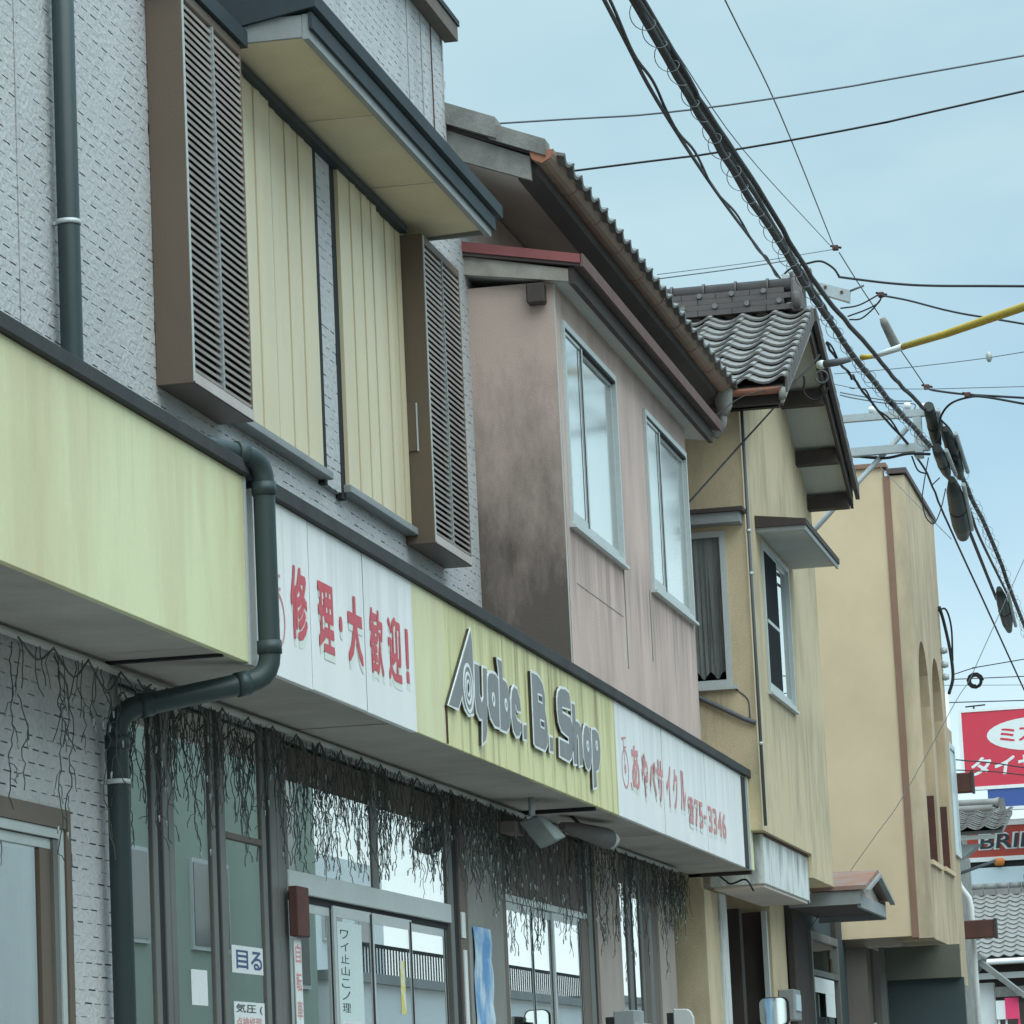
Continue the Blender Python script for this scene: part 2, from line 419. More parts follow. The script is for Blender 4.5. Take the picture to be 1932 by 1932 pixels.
def part(mb, name, m, parent, label=None, kind=None, bevel=0.0):
    base = BASE[parent.name]
    o = bpy.data.objects.new(name, mb.mesh(name, base, m, bevel))
    link(o, parent)
    BASE[o.name] = base
    if label:
        o['label'] = label
    if kind:
        o['kind'] = kind
    return o

def single(mb, name, m, label, cat, base=None, group=None, kind=None, bevel=0.0):
    if base is None:
        xs, ys, zs = zip(*mb.v)
        base = ((min(xs) + max(xs)) / 2, (min(ys) + max(ys)) / 2, min(zs))
    o = bpy.data.objects.new(name, mb.mesh(name, base, m, bevel))
    o.location = base
    link(o)
    if label:
        o['label'] = label
    if cat:
        o['category'] = cat
    if group:
        o['group'] = group
    if kind:
        o['kind'] = kind
    BASE[o.name] = tuple(base)
    return o

def structure(mb, name, m):
    o = single(mb, name, m, None, None, (0, 0, 0))
    o['kind'] = 'structure'
    return o

def front(X, Y0=0.0, Z0=0.0):
    """local frame on a street-facing wall: u along the street, d out of the wall, h up"""
    return lambda u, d, h: (X + d, Y0 + u, Z0 + h)

def side(Y, X0=0.0, Z0=0.0):
    """local frame on a wall that faces back down the street: u towards the street, d out of the wall"""
    return lambda u, d, h: (X0 + u, Y - d, Z0 + h)

def B(T, u0, u1, d0, d1, h0, h1):
    return MB(T).box(u0, u1, d0, d1, h0, h1)

def smooth_path(pts, k=6):
    """Catmull-Rom through the points"""
    P = [Vector(p) for p in pts]
    P = [P[0] * 2 - P[1]] + P + [P[-1] * 2 - P[-2]]
    o = []
    for i in range(1, len(P) - 2):
        for j in range(k):
            t = j / k
            a, b, c, d = P[i - 1], P[i], P[i + 1], P[i + 2]
            o.append(0.5 * ((2 * b) + (c - a) * t + (2 * a - 5 * b + 4 * c - d) * t * t + (3 * b - a - 3 * c + d) * t ** 3))
    o.append(P[-2])
    return o

def text_into(chars, T, box, d, thick, m, parent, name='character', bold=0.0, shear=0.0):
    """flat lettering: one built-in-font glyph (or short row) fitted to a rectangle (u0, u1, h0, h1) on a wall"""
    cu = bpy.data.curves.new('glyph', 'FONT')
    cu.body = chars
    cu.shear = shear
    cu.resolution_u = 3
    ob = bpy.data.objects.new('glyph', cu)
    COL.objects.link(ob)
    bpy.context.view_layer.update()
    dg = bpy.context.evaluated_depsgraph_get()
    me = bpy.data.meshes.new_from_object(ob.evaluated_get(dg))
    bpy.data.objects.remove(ob)
    vs = [tuple(v.co) for v in me.vertices]
    fs = [tuple(p.vertices) for p in me.polygons]
    bpy.data.meshes.remove(me)
    x0, x1 = min(v[0] for v in vs), max(v[0] for v in vs)
    y0, y1 = min(v[1] for v in vs), max(v[1] for v in vs)
    u0, u1, h0, h1 = box
    def cv(v, dd):
        return (u0 + (v[0] - x0) / max(x1 - x0, 1e-6) * (u1 - u0), dd, h0 + (v[1] - y0) / max(y1 - y0, 1e-6) * (h1 - h0))
    mb = MB(T)
    if bold > 0:       # heavier strokes: the glyph is laid down again, moved a little each way
        sc = bold * 0.75
        vs0 = vs
        for i in range(10):
            t = 2 * math.pi * i / 10
            mb.add([cv((min(max(v[0] + sc * math.cos(t), x0), x1), min(max(v[1] + sc * math.sin(t), y0), y1)), d + thick * (0.35 + 0.06 * i)) for v in vs], fs)
    mb.add([cv(v, d + thick) for v in vs], fs)
    # sides from boundary edges
    cnt = {}
    for f in fs:
        for i in range(len(f)):
            e = (f[i], f[(i + 1) % len(f)])
            cnt[tuple(sorted(e))] = cnt.get(tuple(sorted(e)), 0) + 1
    k = len(vs)
    o = len(mb.v) - k
    mb.add([cv(v, d) for v in vs], [])
    mb.f += [(a + o, b + o, b + o + k, a + o + k) for (a, b), c in cnt.items() if c == 1]
    return part(mb, name, m, parent)

def sliding_window(parent, T, w, h, frame=alu, depth=0.06, sash=0.035, split=0.5, back=curtain_m, gl=glass, sill=True, name='window'):
    """aluminium sliding window lying in a wall opening, u 0..w, h 0..h; frame stands a little proud"""
    f = 0.04
    fr = MB(T)
    fr.box(0, f, -0.02, depth, 0, h).box(w - f, w, -0.02, depth, 0, h).box(f, w - f, -0.02, depth, h - f, h).box(f, w - f, -0.02, depth, 0, f)
    win = part(fr, name, frame, parent)
    mid = w * split
    for i, (a, b, dd) in enumerate(((f, mid + 0.03, depth - 0.018), (mid - 0.02, w - f, depth - 0.042))):
        s = MB(T)
        s.box(a, a + sash, dd - 0.012, dd + 0.012, f, h - f).box(b - sash, b, dd - 0.012, dd + 0.012, f, h - f)
        s.box(a + sash, b - sash, dd - 0.012, dd + 0.012, f, f + sash * 1.3).box(a + sash, b - sash, dd - 0.012, dd + 0.012, h - f - sash, h - f)
        part(s, 'sash', frame, win)
        part(MB(T).box(a + sash, b - sash, dd - 0.003, dd + 0.003, f + sash * 1.3, h - f - sash), 'pane', gl, win)
    part(MB(T).box(0.0, w, -0.13, -0.12, 0, h), 'curtain', back, win)
    if sill:
        part(MB(T).box(-0.03, w + 0.03, -0.02, depth + 0.022, -0.022, -0.002), 'sill', frame, win)
    return win

TILE = {}
def tile_mesh(pitch, length, m, hs=1.0):
    key = (pitch, length, m.name, hs)
    if key not in TILE:
        pr = [(0, .044), (.1, .036), (.24, .014), (.42, .0), (.58, .003), (.74, .022), (.88, .05), (.96, .058), (1.04, .050)]
        vs, fs = [], []
        n = len(pr)
        for (v, lift) in ((0.0, 0.0), (1.0, 0.036)):
            for th in (0.0, -0.02):
                for u, w in pr:
                    vs.append((u * pitch, v * length, w * hs * pitch / .3 + lift + th))
        for i in range(n - 1):
            fs.append((i, i + 1, 2 * n + i + 1, 2 * n + i))
            fs.append((n + i, 3 * n + i, 3 * n + i + 1, n + i + 1))
            fs.append((2 * n + i, 2 * n + i + 1, 3 * n + i + 1, 3 * n + i))
        fs.append((0, 2 * n, 3 * n, n)); fs.append((n - 1, 2 * n - 1, 4 * n - 1, 3 * n - 1))
        me = bpy.data.meshes.new('tile')
        me.from_pydata(vs, [], fs)
        me.materials.append(m)
        for p in me.polygons:
            p.use_smooth = False
        TILE[key] = me
    return TILE[key]

def tile_field(parent, origin, across, down, ncol, nrow, pitch, course, m, name='roof_tile', jit=0.004, hs=1.0):
    """rows of separate S-shaped tiles; origin is the upper corner, across and down are unit vectors in the slope"""
    me = tile_mesh(pitch, course * 1.22, m, hs)
    a, d = Vector(across).normalized(), Vector(down).normalized()
    nn = d.cross(a) if d.cross(a).z > 0 else a.cross(d)
    base = Vector(BASE[parent.name])
    for r in range(nrow):
        for c in range(ncol):
            o = bpy.data.objects.new(name, me)
            p = Vector(origin) + a * (pitch * c) + d * (course * r) + nn * random.uniform(-jit, jit) - base
            mm = Matrix.Identity(4)
            dj = (d + a * random.uniform(-.012, .012)).normalized()
            aj = (a - dj * a.dot(dj)).normalized()
            for q in range(3):
                mm[q][0], mm[q][1], mm[q][2], mm[q][3] = aj[q], dj[q], nn[q], p[q]
            o.matrix_local = mm
            link(o, parent)
            o.matrix_local = mm

# ------------------------------------------------------------------ the setting
structure(MB().box(-400, 400, -200, 900, -0.4, -0.02), 'ground', earth)
structure(MB().box(-2.9, 4.2, -60, 400, -0.3, 0.0), 'road', asphalt)
structure(MB().box(-5.2, -3.05, -60, 120, -0.3, 0.10), 'pavement', concrete)
structure(MB().box(4.35, 6.2, -60, 120, -0.3, 0.10), 'pavement', concrete)
structure(MB().box(-3.048, -2.902, -60, 120, -0.3, 0.13), 'kerb', concrete)
structure(MB().box(4.202, 4.348, -60, 120, -0.3, 0.13), 'kerb', concrete)
for k in range(16):
    structure(MB().box(0.62, 0.74, -20 + k * 10, -15 + k * 10, 0.0, 0.004), 'road_marking', road_paint)
structure(MB().box(-2.45, -2.33, -40, 200, 0.0, 0.0045), 'road_marking', road_paint)

# ------------------------------------------------------------------ grey shop building
W = -4.55
shop = thing('shop_building', 'grey sided two storey shop building with louvred shutters, window hood and glazed shop front', 'building', (W, 17.0, 0.1))
BK = W - 0.012
wall = MB()
wall.prism_x([(6.0, 3.22), (22.25, 3.22), (22.25, 6.93), (21.62, 6.93), (21.62, 8.12), (6.0, 8.12)], W - 0.25, BK)
up = part(wall, 'wall', siding_back, shop)
def siding_field(y0, y1, z0, z1, inside, name):
    """pressed siding: staggered courses of small blocks with an open slit under part of each block"""
    mb = MB()
    row, pit, slit = 0.0532, 0.122, 0.0052
    k = 0
    zz = z0
    while zz < z1:
        off = (k * 0.41 % 1.0) * pit
        y = y0 - pit + off
        while y < y1:
            j = 0.0
            a, b = max(y, y0), min(y + pit, y1)
            if b - a > 0.01 and inside((a + b) / 2, zz + row / 2):
                top = min(zz + row, z1)
                x0 = BK - 0.001
                s1 = min(b, a + (pit * random.uniform(0.52, 0.72)))
                lo = slit * random.choice((0.0, 0.35, 0.6, 0.8, 1.0, 1.2))
                x = W + j
                # front faces with slit under the first part
                mb.add([(x, a, zz + lo), (x, s1, zz + lo), (x, s1, top), (x, a, top), (x0, a, zz + lo), (x0, s1, zz + lo)], [(0, 1, 2, 3), (4, 5, 1, 0)])
                if b - s1 > 0.004:
                    mb.add([(x, s1, zz), (x, b, zz), (x, b, top), (x, s1, top)], [(0, 1, 2, 3)])
            y += pit
        zz += row
        k += 1
    return mb
vis = lambda y, z: not (z > 6.93 and y > 21.62) and not (15.25 < y < 16.1 and 4.7 < z < 6.3) and not (20.1 < y < 20.9 and 4.7 < z < 6.3) and not (16.2 < y < 18.02 and 4.7 < z < 6.4) and not (18.5 < y < 20.1 and 4.7 < z < 6.4)
o = part(siding_field(11.5, 22.25, 3.24, 8.1, vis, 'siding'), 'siding_relief', siding, up, kind='stuff')
part(MB().box(W - 0.2, W + 0.004, 21.605, 21.632, 6.9, 8.118), 'corner_trim', siding, up)
# end face of the wall, above and below the neighbour's roof
part(MB().box(W - 3.0, W - 0.251, 22.0, 22.24, 3.3, 6.93), 'end_wall', siding, shop)
part(MB().box(W - 3.0, W - 0.251, 21.40, 21.60, 6.931, 8.1), 'end_wall', siding, shop)
# vertical cover seams of the siding boards
for y in (13.38, 16.9, 20.62, 21.0, 21.28):
    part(MB().box(W + 0.002, W + 0.006, y, y + 0.012, 6.72 if y > 16 else 4.13, 8.1), 'joint_strip', siding if y != 21.28 else rust_brown, up)
# coping
cop = part(MB().box(W - 0.3, W + 0.10, 6.0, 21.72, 8.12, 8.155), 'coping', strip_m, shop)
part(MB().box(W + 0.003, W + 0.09, 6.0, 21.70, 8.02, 8.118), 'coping_board', panel_brown, cop)

# louvred shutter boxes with separate slats
def louver_box(y0, y1, z0, z1, x1, handle):
    x0 = W + 0.001
    fr = MB()
    fr.box(x0, x1, y0, y0 + 0.022, z0, z1).box(x0, x1, y1 - 0.022, y1, z0, z1)
    fr.box(x0, x1, y0 + 0.022, y1 - 0.022, z1 - 0.05, z1).box(x0, x1, y0 + 0.022, y1 - 0.022, z0, z0 + 0.055)
    bxo = part(fr, 'louver_box', brown_metal, shop, bevel=0.003)
    ym = (y0 + y1) / 2
    part(MB().box(x1 - 0.03, x1 + 0.004, ym - 0.012, ym + 0.012, z0 + 0.055, z1 - 0.05), 'mullion', grey_trim, bxo)
    part(MB().box(x1 - 0.002, x1 + 0.006, y0 + 0.003, y0 + 0.016, z0 + 0.01, z1 - 0.01), 'edge_trim', alu, bxo)
    part(MB().box(x1 + 0.001, x1 + 0.005, y0 + 0.02, y1 - 0.005, z0 + 0.004, z0 + 0.052), 'bottom_rail', slat_m, bxo)
    part(MB().box(x0 + 0.01, x0 + 0.03, y0 + 0.022, y1 - 0.022, z0 + 0.055, z1 - 0.05), 'back_panel', dark_back, bxo)
    n = 49
    p = (z1 - z0 - 0.115) / n
    for a, b in ((y0 + 0.024, ym - 0.013), (ym + 0.013, y1 - 0.024)):
        me = None
        for k in range(n):
            z = z0 + 0.06 + p * k
            if me is None:
                s = MB()
                # each slat slopes outwards and down, with a small lip
                s.hexa([(x1 - 0.004, a, z + 0.002), (x1 - 0.004, b, z + 0.002), (x1 - 0.034, b, z + p * 0.86), (x1 - 0.034, a, z + p * 0.86)],
                       [(x1 + 0.001, a, z + 0.014), (x1 + 0.001, b, z + 0.014), (x1 - 0.031, b, z + p * 0.86 + 0.004), (x1 - 0.031, a, z + p * 0.86 + 0.004)])
                first = part(s, 'slat', slat_m, bxo)
                me = first.data
            else:
                q = bpy.data.objects.new('slat', me)
                link(q, bxo)
                q.location = (random.uniform(-.0007, .0007), 0, p * k)
    if handle:
        h = MB()
        h.box(x0 + 0.03, x0 + 0.09, y0 - 0.012, y0 - 0.001, 5.12, 5.40)
        part(h, 'recessed_handle', brown_metal, bxo, bevel=0.003)
        part(MB().box(x0 + 0.091, x0 + 0.098, y0 - 0.014, y0 - 0.001, 5.12, 5.40), 'handle_edge', alu, bxo)
    return bxo
louver_box(15.20, 16.19, 4.60, 6.415, W + 0.17, False)
louver_box(20.03, 21.02, 4.585, 6.39, W + 0.17, True)

# folded steel storm shutters
def storm_leaf(y0, y1, x, grooves, z0, z1):
    ys = [(y0, x), ]
    for g in grooves:
        ys += [(g - 0.010, x), (g - 0.007, x - 0.03), (g + 0.006, x - 0.03), (g + 0.008, x + 0.004), (g + 0.040, x), (g + 0.115, x + 0.006), (g + 0.125, x)]
    ys += [(y1, x)]
    mb = MB()
    n = len(ys)
    mb.add([(q, y, z0) for y, q in ys] + [(q, y, z1) for y, q in ys], [(i, i + 1, n + i + 1, n + i) for i in range(n - 1)])
    mb.box(x - 0.034, x - 0.031, y0, y1, z0, z1)
    mb.add([(x - 0.03, y0, z0), (x, y0, z0), (x, y0, z1), (x - 0.03, y0, z1)], [(0, 1, 2, 3)])
    return part(mb, 'storm_shutter', cream, shop)
storm_leaf(16.20, 17.10, W + 0.055, (16.50, 16.80), 4.685, 6.44)
storm_leaf(17.10, 18.04, W + 0.035, (17.16, 17.46, 17.73), 4.685, 6.44)
storm_leaf(18.50, 19.33, W + 0.055, (18.75, 19.01, 19.24), 4.685, 6.44)
storm_leaf(19.33, 20.02, W + 0.035, (19.40, 19.64, 19.90), 4.685, 6.44)
fr = MB()
fr.box(W + 0.001, W + 0.0345, 18.043, 18.108, 4.62, 6.44).box(W + 0.001, W + 0.0345, 18.402, 18.497, 4.60, 6.44)
part(fr, 'shutter_track', gap_dark, shop)
mf = part(MB().box(W + 0.001, W + 0.020, 18.109, 18.401, 4.62, 6.44), 'wall_pier', siding_back, shop)
of_ = siding_field(18.109, 18.401, 4.62, 6.44, lambda y, z: True, 'p')
of_.v = [(x + 0.033, y, z) for x, y, z in of_.v]
part(of_, 'siding_relief', siding, mf, kind='stuff')
part(MB().box(W + 0.001, W + 0.075, 16.19, 18.08, 4.64, 4.682), 'window_sill', grey_trim, shop, bevel=0.004)
part(MB().box(W + 0.001, W + 0.075, 18.455, 20.03, 4.635, 4.677), 'window_sill', grey_trim, shop, bevel=0.004)
part(MB().box(W + 0.001, W + 0.085, 16.2, 20.03, 6.40, 6.444), 'head_rail', teal_trim, shop)
part(MB().box(W + 0.001, W + 0.19, 15.15, 16.25, 6.42, 6.50), 'head_rail', teal_trim, shop)

# window hood
hy0, hy1 = 16.30, 20.52
hood = part(MB().prism_y([(W + 0.001, 6.465), (W + 0.445, 6.485), (W + 0.445, 6.505), (W + 0.001, 6.485)], hy0 + 0.02, hy1 - 0.06), 'window_hood', cream_soffit, shop)
part(MB().prism_y([(W + 0.002, 6.515), (W + 0.52, 6.600), (W + 0.52, 6.675), (W + 0.002, 6.76)], hy0 - 0.03, hy1 + 0.17), 'hood_roof', teal_trim, hood)
part(MB().prism_y([(W + 0.446, 6.452), (W + 0.478, 6.452), (W + 0.478, 6.575), (W + 0.446, 6.575)], hy0, hy1), 'fascia_board', grey_trim, hood)
part(MB().prism_y([(W + 0.479, 6.500), (W + 0.497, 6.500), (W + 0.497, 6.58), (W + 0.479, 6.58)], hy0 - 0.01, hy1 + 0.06), 'fascia_cover', teal_trim, hood)
part(MB().box(W + 0.001, W + 0.445, hy0 - 0.004, hy0 + 0.019, 6.462, 6.57), 'end_board', grey_trim, hood)
part(MB().box(W + 0.001, W + 0.445, hy1 - 0.055, hy1 - 0.03, 6.455, 6.57), 'end_board', grey_trim, hood)
for y in (17.75, 19.2):
    part(MB().box(W + 0.01, W + 0.444, y, y + 0.006, 6.461, 6.4645), 'board_joint', soffit_grey, hood)

# ---- sign canopy
can = thing('sign_canopy', 'long shop canopy carrying pale green and white sign panels above the shop front', 'canopy', (-4.27, 18.0, 3.25))
part(MB().box(W + 0.001, -4.03, 6.0, 30.03, 3.285, 3.95), 'canopy_box', soffit_m, can)
for y0, y1 in ((6.0, 9.9), (9.91, 14.0), (14.01, 17.2), (17.21, 20.6), (20.61, 22.6), (22.61, 25.4), (25.41, 27.8), (27.81, 30.04)):
    part(MB().box(W + 0.002, -4.012, y0, y1, 3.262 + random.uniform(-.003, .003), 3.284), 'soffit_board', soffit_m, can)
part(MB().box(W + 0.04, -4.02, 14.22, 14.26, 3.252, 3.2615), 'soffit_joint', gap_dark, can)
part(MB().box(W + 0.01, -4.02, 22.75, 22.80, 3.240, 3.2615), 'soffit_joint', gap_dark, can)
part(MB().box(W + 0.01, -4.02, 29.95, 30.035, 3.235, 3.2615), 'soffit_end_rail', dark_wood, can)
# flashing along the top
fl = part(MB().box(-4.15, -3.972, 6.0, 14.72, 4.052, 4.112), 'top_flashing', strip_m, can, bevel=0.004)
fl = part(MB().box(-4.15, -3.972, 14.73, 30.15, 4.022, 4.090), 'top_flashing', strip_m, can, bevel=0.004)
part(MB().box(W + 0.002, -4.151, 6.0, 21.9, 4.06, 4.085), 'canopy_top', strip_m, can)
def panel(y0, y1, z0, z1, m, x=-4.0, name='sign_panel'):
    return part(MB().box(-4.03 + 0.001, x, y0, y1, z0, z1), name, m, can, bevel=0.002)
panel(6.0, 10.42, 3.262, 4.05, green_p); panel(10.425, 14.57, 3.262, 4.05, green_p)
part(MB().box(-4.029, -3.994, 14.573, 14.60, 3.255, 4.05), 'edge_trim', alu, can)
part(MB().box(-4.0299, -4.0028, 14.73, 30.0, 3.27, 4.01), 'panel_frame', strip_m, can)
wpan = [panel(14.72, 15.625, 3.258, 4.02, white_p), panel(15.64, 16.645, 3.262, 4.02, white_p, -4.001), panel(16.66, 17.68, 3.260, 4.02, white_p)]
gp = [panel(17.685, 18.385, 3.262, 4.02, green_p), panel(18.39, 19.905, 3.262, 4.02, green_dirty, -4.001), panel(19.91, 20.0, 3.262, 4.02, green_dirty, -3.998), panel(20.005, 21.9, 3.262, 4.02, green_dirty, -4.001), panel(21.905, 23.545, 3.262, 4.02, green_dirty, -4.0)]
ys = [23.55, 24.53, 25.48, 26.52, 27.52, 28.53, 29.53]
rp_ = [panel(a, b - 0.013, 3.262, 4.02, white_p, -4.0 - 0.002 * (i % 2)) for i, (a, b) in enumerate(zip(ys, ys[1:]))]
panel(29.535, 29.78, 3.27, 4.02, green_p, -4.004); panel(29.79, 30.05, 3.266, 4.02, green_p, -3.998)
part(MB().box(-4.028, -3.985, 29.775, 29.792, 3.26, 4.09), 'edge_trim', alu, can)
part(MB().box(W + 0.01, -4.03, 30.032, 30.046, 3.27, 4.02), 'end_panel', green_p, can)

TX = front(-4.0)
def lettering(ch, box, pan, mt=red_letter, bold=0.03, sh=True):
    u0, u1, h0, h1 = box
    if sh:
        text_into(ch, TX, (u0 + 0.012, u1 + 0.012, h0 - 0.035, h1 - 0.03), 0.0006, 0.0008, shadow_print, pan, 'shadow_print', bold)
    text_into(ch, TX, box, 0.0018, 0.0015, mt, pan, 'character', bold)
lettering('修', (15.29, 15.565, 3.455, 3.782), wpan[0], bold=0.042)
lettering('理', (15.77, 16.045, 3.458, 3.772), wpan[1], bold=0.042)
lettering('・', (16.15, 16.205, 3.585, 3.655), wpan[1], bold=0.02)
lettering('大', (16.315, 16.59, 3.470, 3.785), wpan[1], bold=0.06)
lettering('歓', (16.745, 17.005, 3.463, 3.777), wpan[2], bold=0.034)
lettering('迎', (17.115, 17.385, 3.470, 3.787), wpan[2], bold=0.036)
lettering('!', (17.49, 17.55, 3.49, 3.76), wpan[2], bold=0.05)
for ch, a, b, c, d in (('あ', 24.147, 24.43, 3.488, 3.783), ('や', 24.545, 24.79, 3.472, 3.768), ('べ', 24.874, 25.138, 3.503, 3.744), ('サ', 25.191, 25.444, 3.481, 3.777), ('イ', 25.59, 25.801, 3.474, 3.774), ('ク', 25.898, 26.096, 3.478, 3.769), ('ル', 26.23, 26.471, 3.495, 3.786)):
    pi = sum(1 for y in ys[1:] if y < a)
    lettering(ch, (a, b, c, d), rp_[pi], red_faded, 0.04)
for ch, a, b in (('☎', 26.57, 26.83), ('7', 26.90, 27.06), ('5', 27.12, 27.28), ('-', 27.34, 27.46), ('3', 27.56, 27.76), ('3', 27.82, 28.00), ('4', 28.06, 28.26), ('6', 28.31, 28.49)):
    pi = sum(1 for y in ys[1:] if y < a)
    lettering(ch, (a, b, 3.424 if ch != '-' else 3.51, 3.622 if ch != '-' else 3.535), rp_[pi], red_faded, 0.04)
def cycle_mark(yc, zc, r, pan, m):
    """a bicycle drawn in outline: two wheels, frame, handlebar"""
    mb = MB(TX)
    def ring(cy, cz, rr, w=0.008):
        n = 28
        vs = []
        for k in range(n):
            t = 2 * math.pi * k / n
            for q in (rr - w, rr + w):
                vs.append((cy + q * math.cos(t), 0.002, cz + q * math.sin(t)))
        mb.add(vs, [(2 * k, 2 * k + 1, (2 * k + 3) % (2 * n), (2 * k + 2) % (2 * n)) for k in range(n)])
    def bar(a, b, w=0.007):
        d = Vector((b[0] - a[0], 0, b[1] - a[1])); q = Vector((-d.z, 0, d.x)).normalized() * w
        mb.add([(a[0] - q.x, 0.0025, a[1] - q.z), (b[0] - q.x, 0.0025, b[1] - q.z), (b[0] + q.x, 0.0025, b[1] + q.z), (a[0] + q.x, 0.0025, a[1] + q.z)], [(0, 1, 2, 3)])
    ring(yc, zc, r); ring(yc, zc, r * 0.2)
    bar((yc, zc), (yc - 0.3 * r, zc + 1.55 * r)); bar((yc - 0.75 * r, zc + 1.55 * r), (yc + 0.5 * r, zc + 1.7 * r)); bar((yc - .2 * r, zc + 1.1 * r), (yc + .5 * r, zc + 1.2 * r))
    part(mb, 'bicycle_mark', m, pan)
cycle_mark(23.87, 3.595, 0.125, rp_[0], red_faded)
cycle_mark(15.06, 3.505, 0.115, wpan[0], red_faded)
part(MB(TX).tube(smooth_path([(24.06, 0.002, 3.52), (24.08, 0.002, 3.50), (24.10, 0.002, 3.47)]), 0.004, 5), 'bicycle_mark', red_faded, rp_[0])

# raised channel letters
LETTERS = {'A': [(18.97, 3.937), (18.334, 3.462), (18.581, 3.462), (18.692, 3.542), (18.703, 3.511), (18.742, 3.48), (18.832, 3.455), (18.963, 3.472), (19.002, 3.755), (18.999, 3.872)], 'y': [(19.026, 3.764), (19.15, 3.767), (19.139, 3.601), (19.179, 3.569), (19.225, 3.594), (19.243, 3.766), (19.358, 3.77), (19.294, 3.407), (19.248, 3.357), (19.157, 3.326), (19.177, 3.462), (19.109, 3.461), (19.038, 3.493), (19.008, 3.568)], 'a': [(19.354, 3.683), (19.37, 3.724), (19.411, 3.751), (19.49, 3.763), (19.594, 3.763), (19.66, 3.742), (19.643, 3.46), (19.513, 3.459), (19.399, 3.496), (19.354, 3.564)], 'b': [(19.648, 3.861), (19.779, 3.859), (19.789, 3.759), (19.881, 3.752), (19.945, 3.711), (19.967, 3.632), (19.945, 3.535), (19.906, 3.484), (19.83, 3.457), (19.655, 3.454), (19.668, 3.616), (19.682, 3.778)], 'e': [(19.994, 3.662), (20.028, 3.72), (20.096, 3.751), (20.183, 3.743), (20.248, 3.695), (20.269, 3.608), (20.158, 3.607), (20.118, 3.641), (20.1, 3.591), (20.148, 3.565), (20.263, 3.556), (20.247, 3.503), (20.187, 3.466), (20.099, 3.455), (20.027, 3.482), (19.989, 3.553)], 'dot': [(20.312, 3.557), (20.418, 3.564), (20.405, 3.462), (20.303, 3.46)], 'B': [(20.625, 3.891), (20.802, 3.893), (20.883, 3.881), (20.964, 3.854), (21.01, 3.802), (21.024, 3.753), (21.004, 3.701), (21.039, 3.648), (21.058, 3.578), (21.034, 3.498), (20.949, 3.451), (20.658, 3.454), (20.618, 3.468)], 'dot2': [(21.099, 3.561), (21.204, 3.563), (21.198, 3.463), (21.088, 3.46)], 'S': [(21.405, 3.814), (21.448, 3.862), (21.534, 3.892), (21.692, 3.902), (21.808, 3.892), (21.837, 3.865), (21.827, 3.781), (21.56, 3.771), (21.562, 3.746), (21.816, 3.741), (21.862, 3.705), (21.883, 3.633), (21.867, 3.543), (21.799, 3.482), (21.712, 3.453), (21.402, 3.459), (21.417, 3.576), (21.724, 3.573), (21.727, 3.601), (21.502, 3.62), (21.418, 3.67), (21.398, 3.74)], 'h': [(21.874, 3.839), (21.987, 3.84), (21.992, 3.74), (22.089, 3.738), (22.172, 3.712), (22.185, 3.639), (22.171, 3.469), (22.044, 3.451), (22.061, 3.635), (22.033, 3.651), (22.001, 3.622), (21.972, 3.456), (21.858, 3.45)], 'o': [(22.225, 3.665), (22.269, 3.721), (22.338, 3.747), (22.421, 3.743), (22.486, 3.704), (22.507, 3.63), (22.496, 3.546), (22.44, 3.481), (22.361, 3.453), (22.282, 3.468), (22.223, 3.522), (22.21, 3.596)], 'p': [(22.538, 3.739), (22.676, 3.748), (22.767, 3.734), (22.814, 3.688), (22.821, 3.62), (22.792, 3.548), (22.722, 3.485), (22.627, 3.466), (22.629, 3.367), (22.505, 3.35)]}
HOLES = {'a': (19.491, 3.608, 0.036, 0.039), 'b': (19.832, 3.612, 0.033, 0.036), 'o': (22.358, 3.608, 0.038, 0.035), 'p': (22.68, 3.64, 0.034, 0.032)}
SLOTS = [[(20.796, 3.767), (20.899, 3.767), (20.902, 3.737), (20.8, 3.739)], [(20.833, 3.619), (20.928, 3.619), (20.928, 3.591), (20.837, 3.593)]]
SWIRL = (18.839, 3.602)
def inset(poly, d):
    n = len(poly)
    ar = sum(poly[i][0] * poly[(i + 1) % n][1] - poly[(i + 1) % n][0] * poly[i][1] for i in range(n))
    s = 1 if ar > 0 else -1
    o = []
    for i in range(n):
        p0, p1, p2 = Vector(poly[i - 1]), Vector(poly[i]), Vector(poly[(i + 1) % n])
        e1, e2 = (p1 - p0).normalized(), (p2 - p1).normalized()
        n1, n2 = Vector((-e1.y, e1.x)) * s, Vector((-e2.y, e2.x)) * s
        b = n1 + n2
        if b.length < 1e-3:
            b = n1
        b.normalize()
        o.append(tuple(p1 + b * min(d / max(b.dot(n1), 0.45), d * 1.8)))
    return o
def ellipse(cy, cz, ry, rz, n=20):
    return [(cy + ry * math.cos(2 * math.pi * k / n), cz + rz * math.sin(2 * math.pi * k / n)) for k in range(n)]
def ringmesh(cy, cz, r0, r1, x0, x1, n=24):
    mb = MB()
    vs, fs = [], []
    for k in range(n):
        t = 2 * math.pi * k / n
        for r in (r0, r1):
            for x in (x0, x1):
                vs.append((x, cy + r[0] * math.cos(t), cz + r[1] * math.sin(t)))
    for k in range(n):
        a, b = 4 * k, 4 * ((k + 1) % n)
        fs += [(a + 1, a + 3, b + 3, b + 1), (a, a + 1, b + 1, b), (a + 2, b + 2, b + 3, a + 3)]
    mb.add(vs, fs)
    return mb
FXL = -3.978
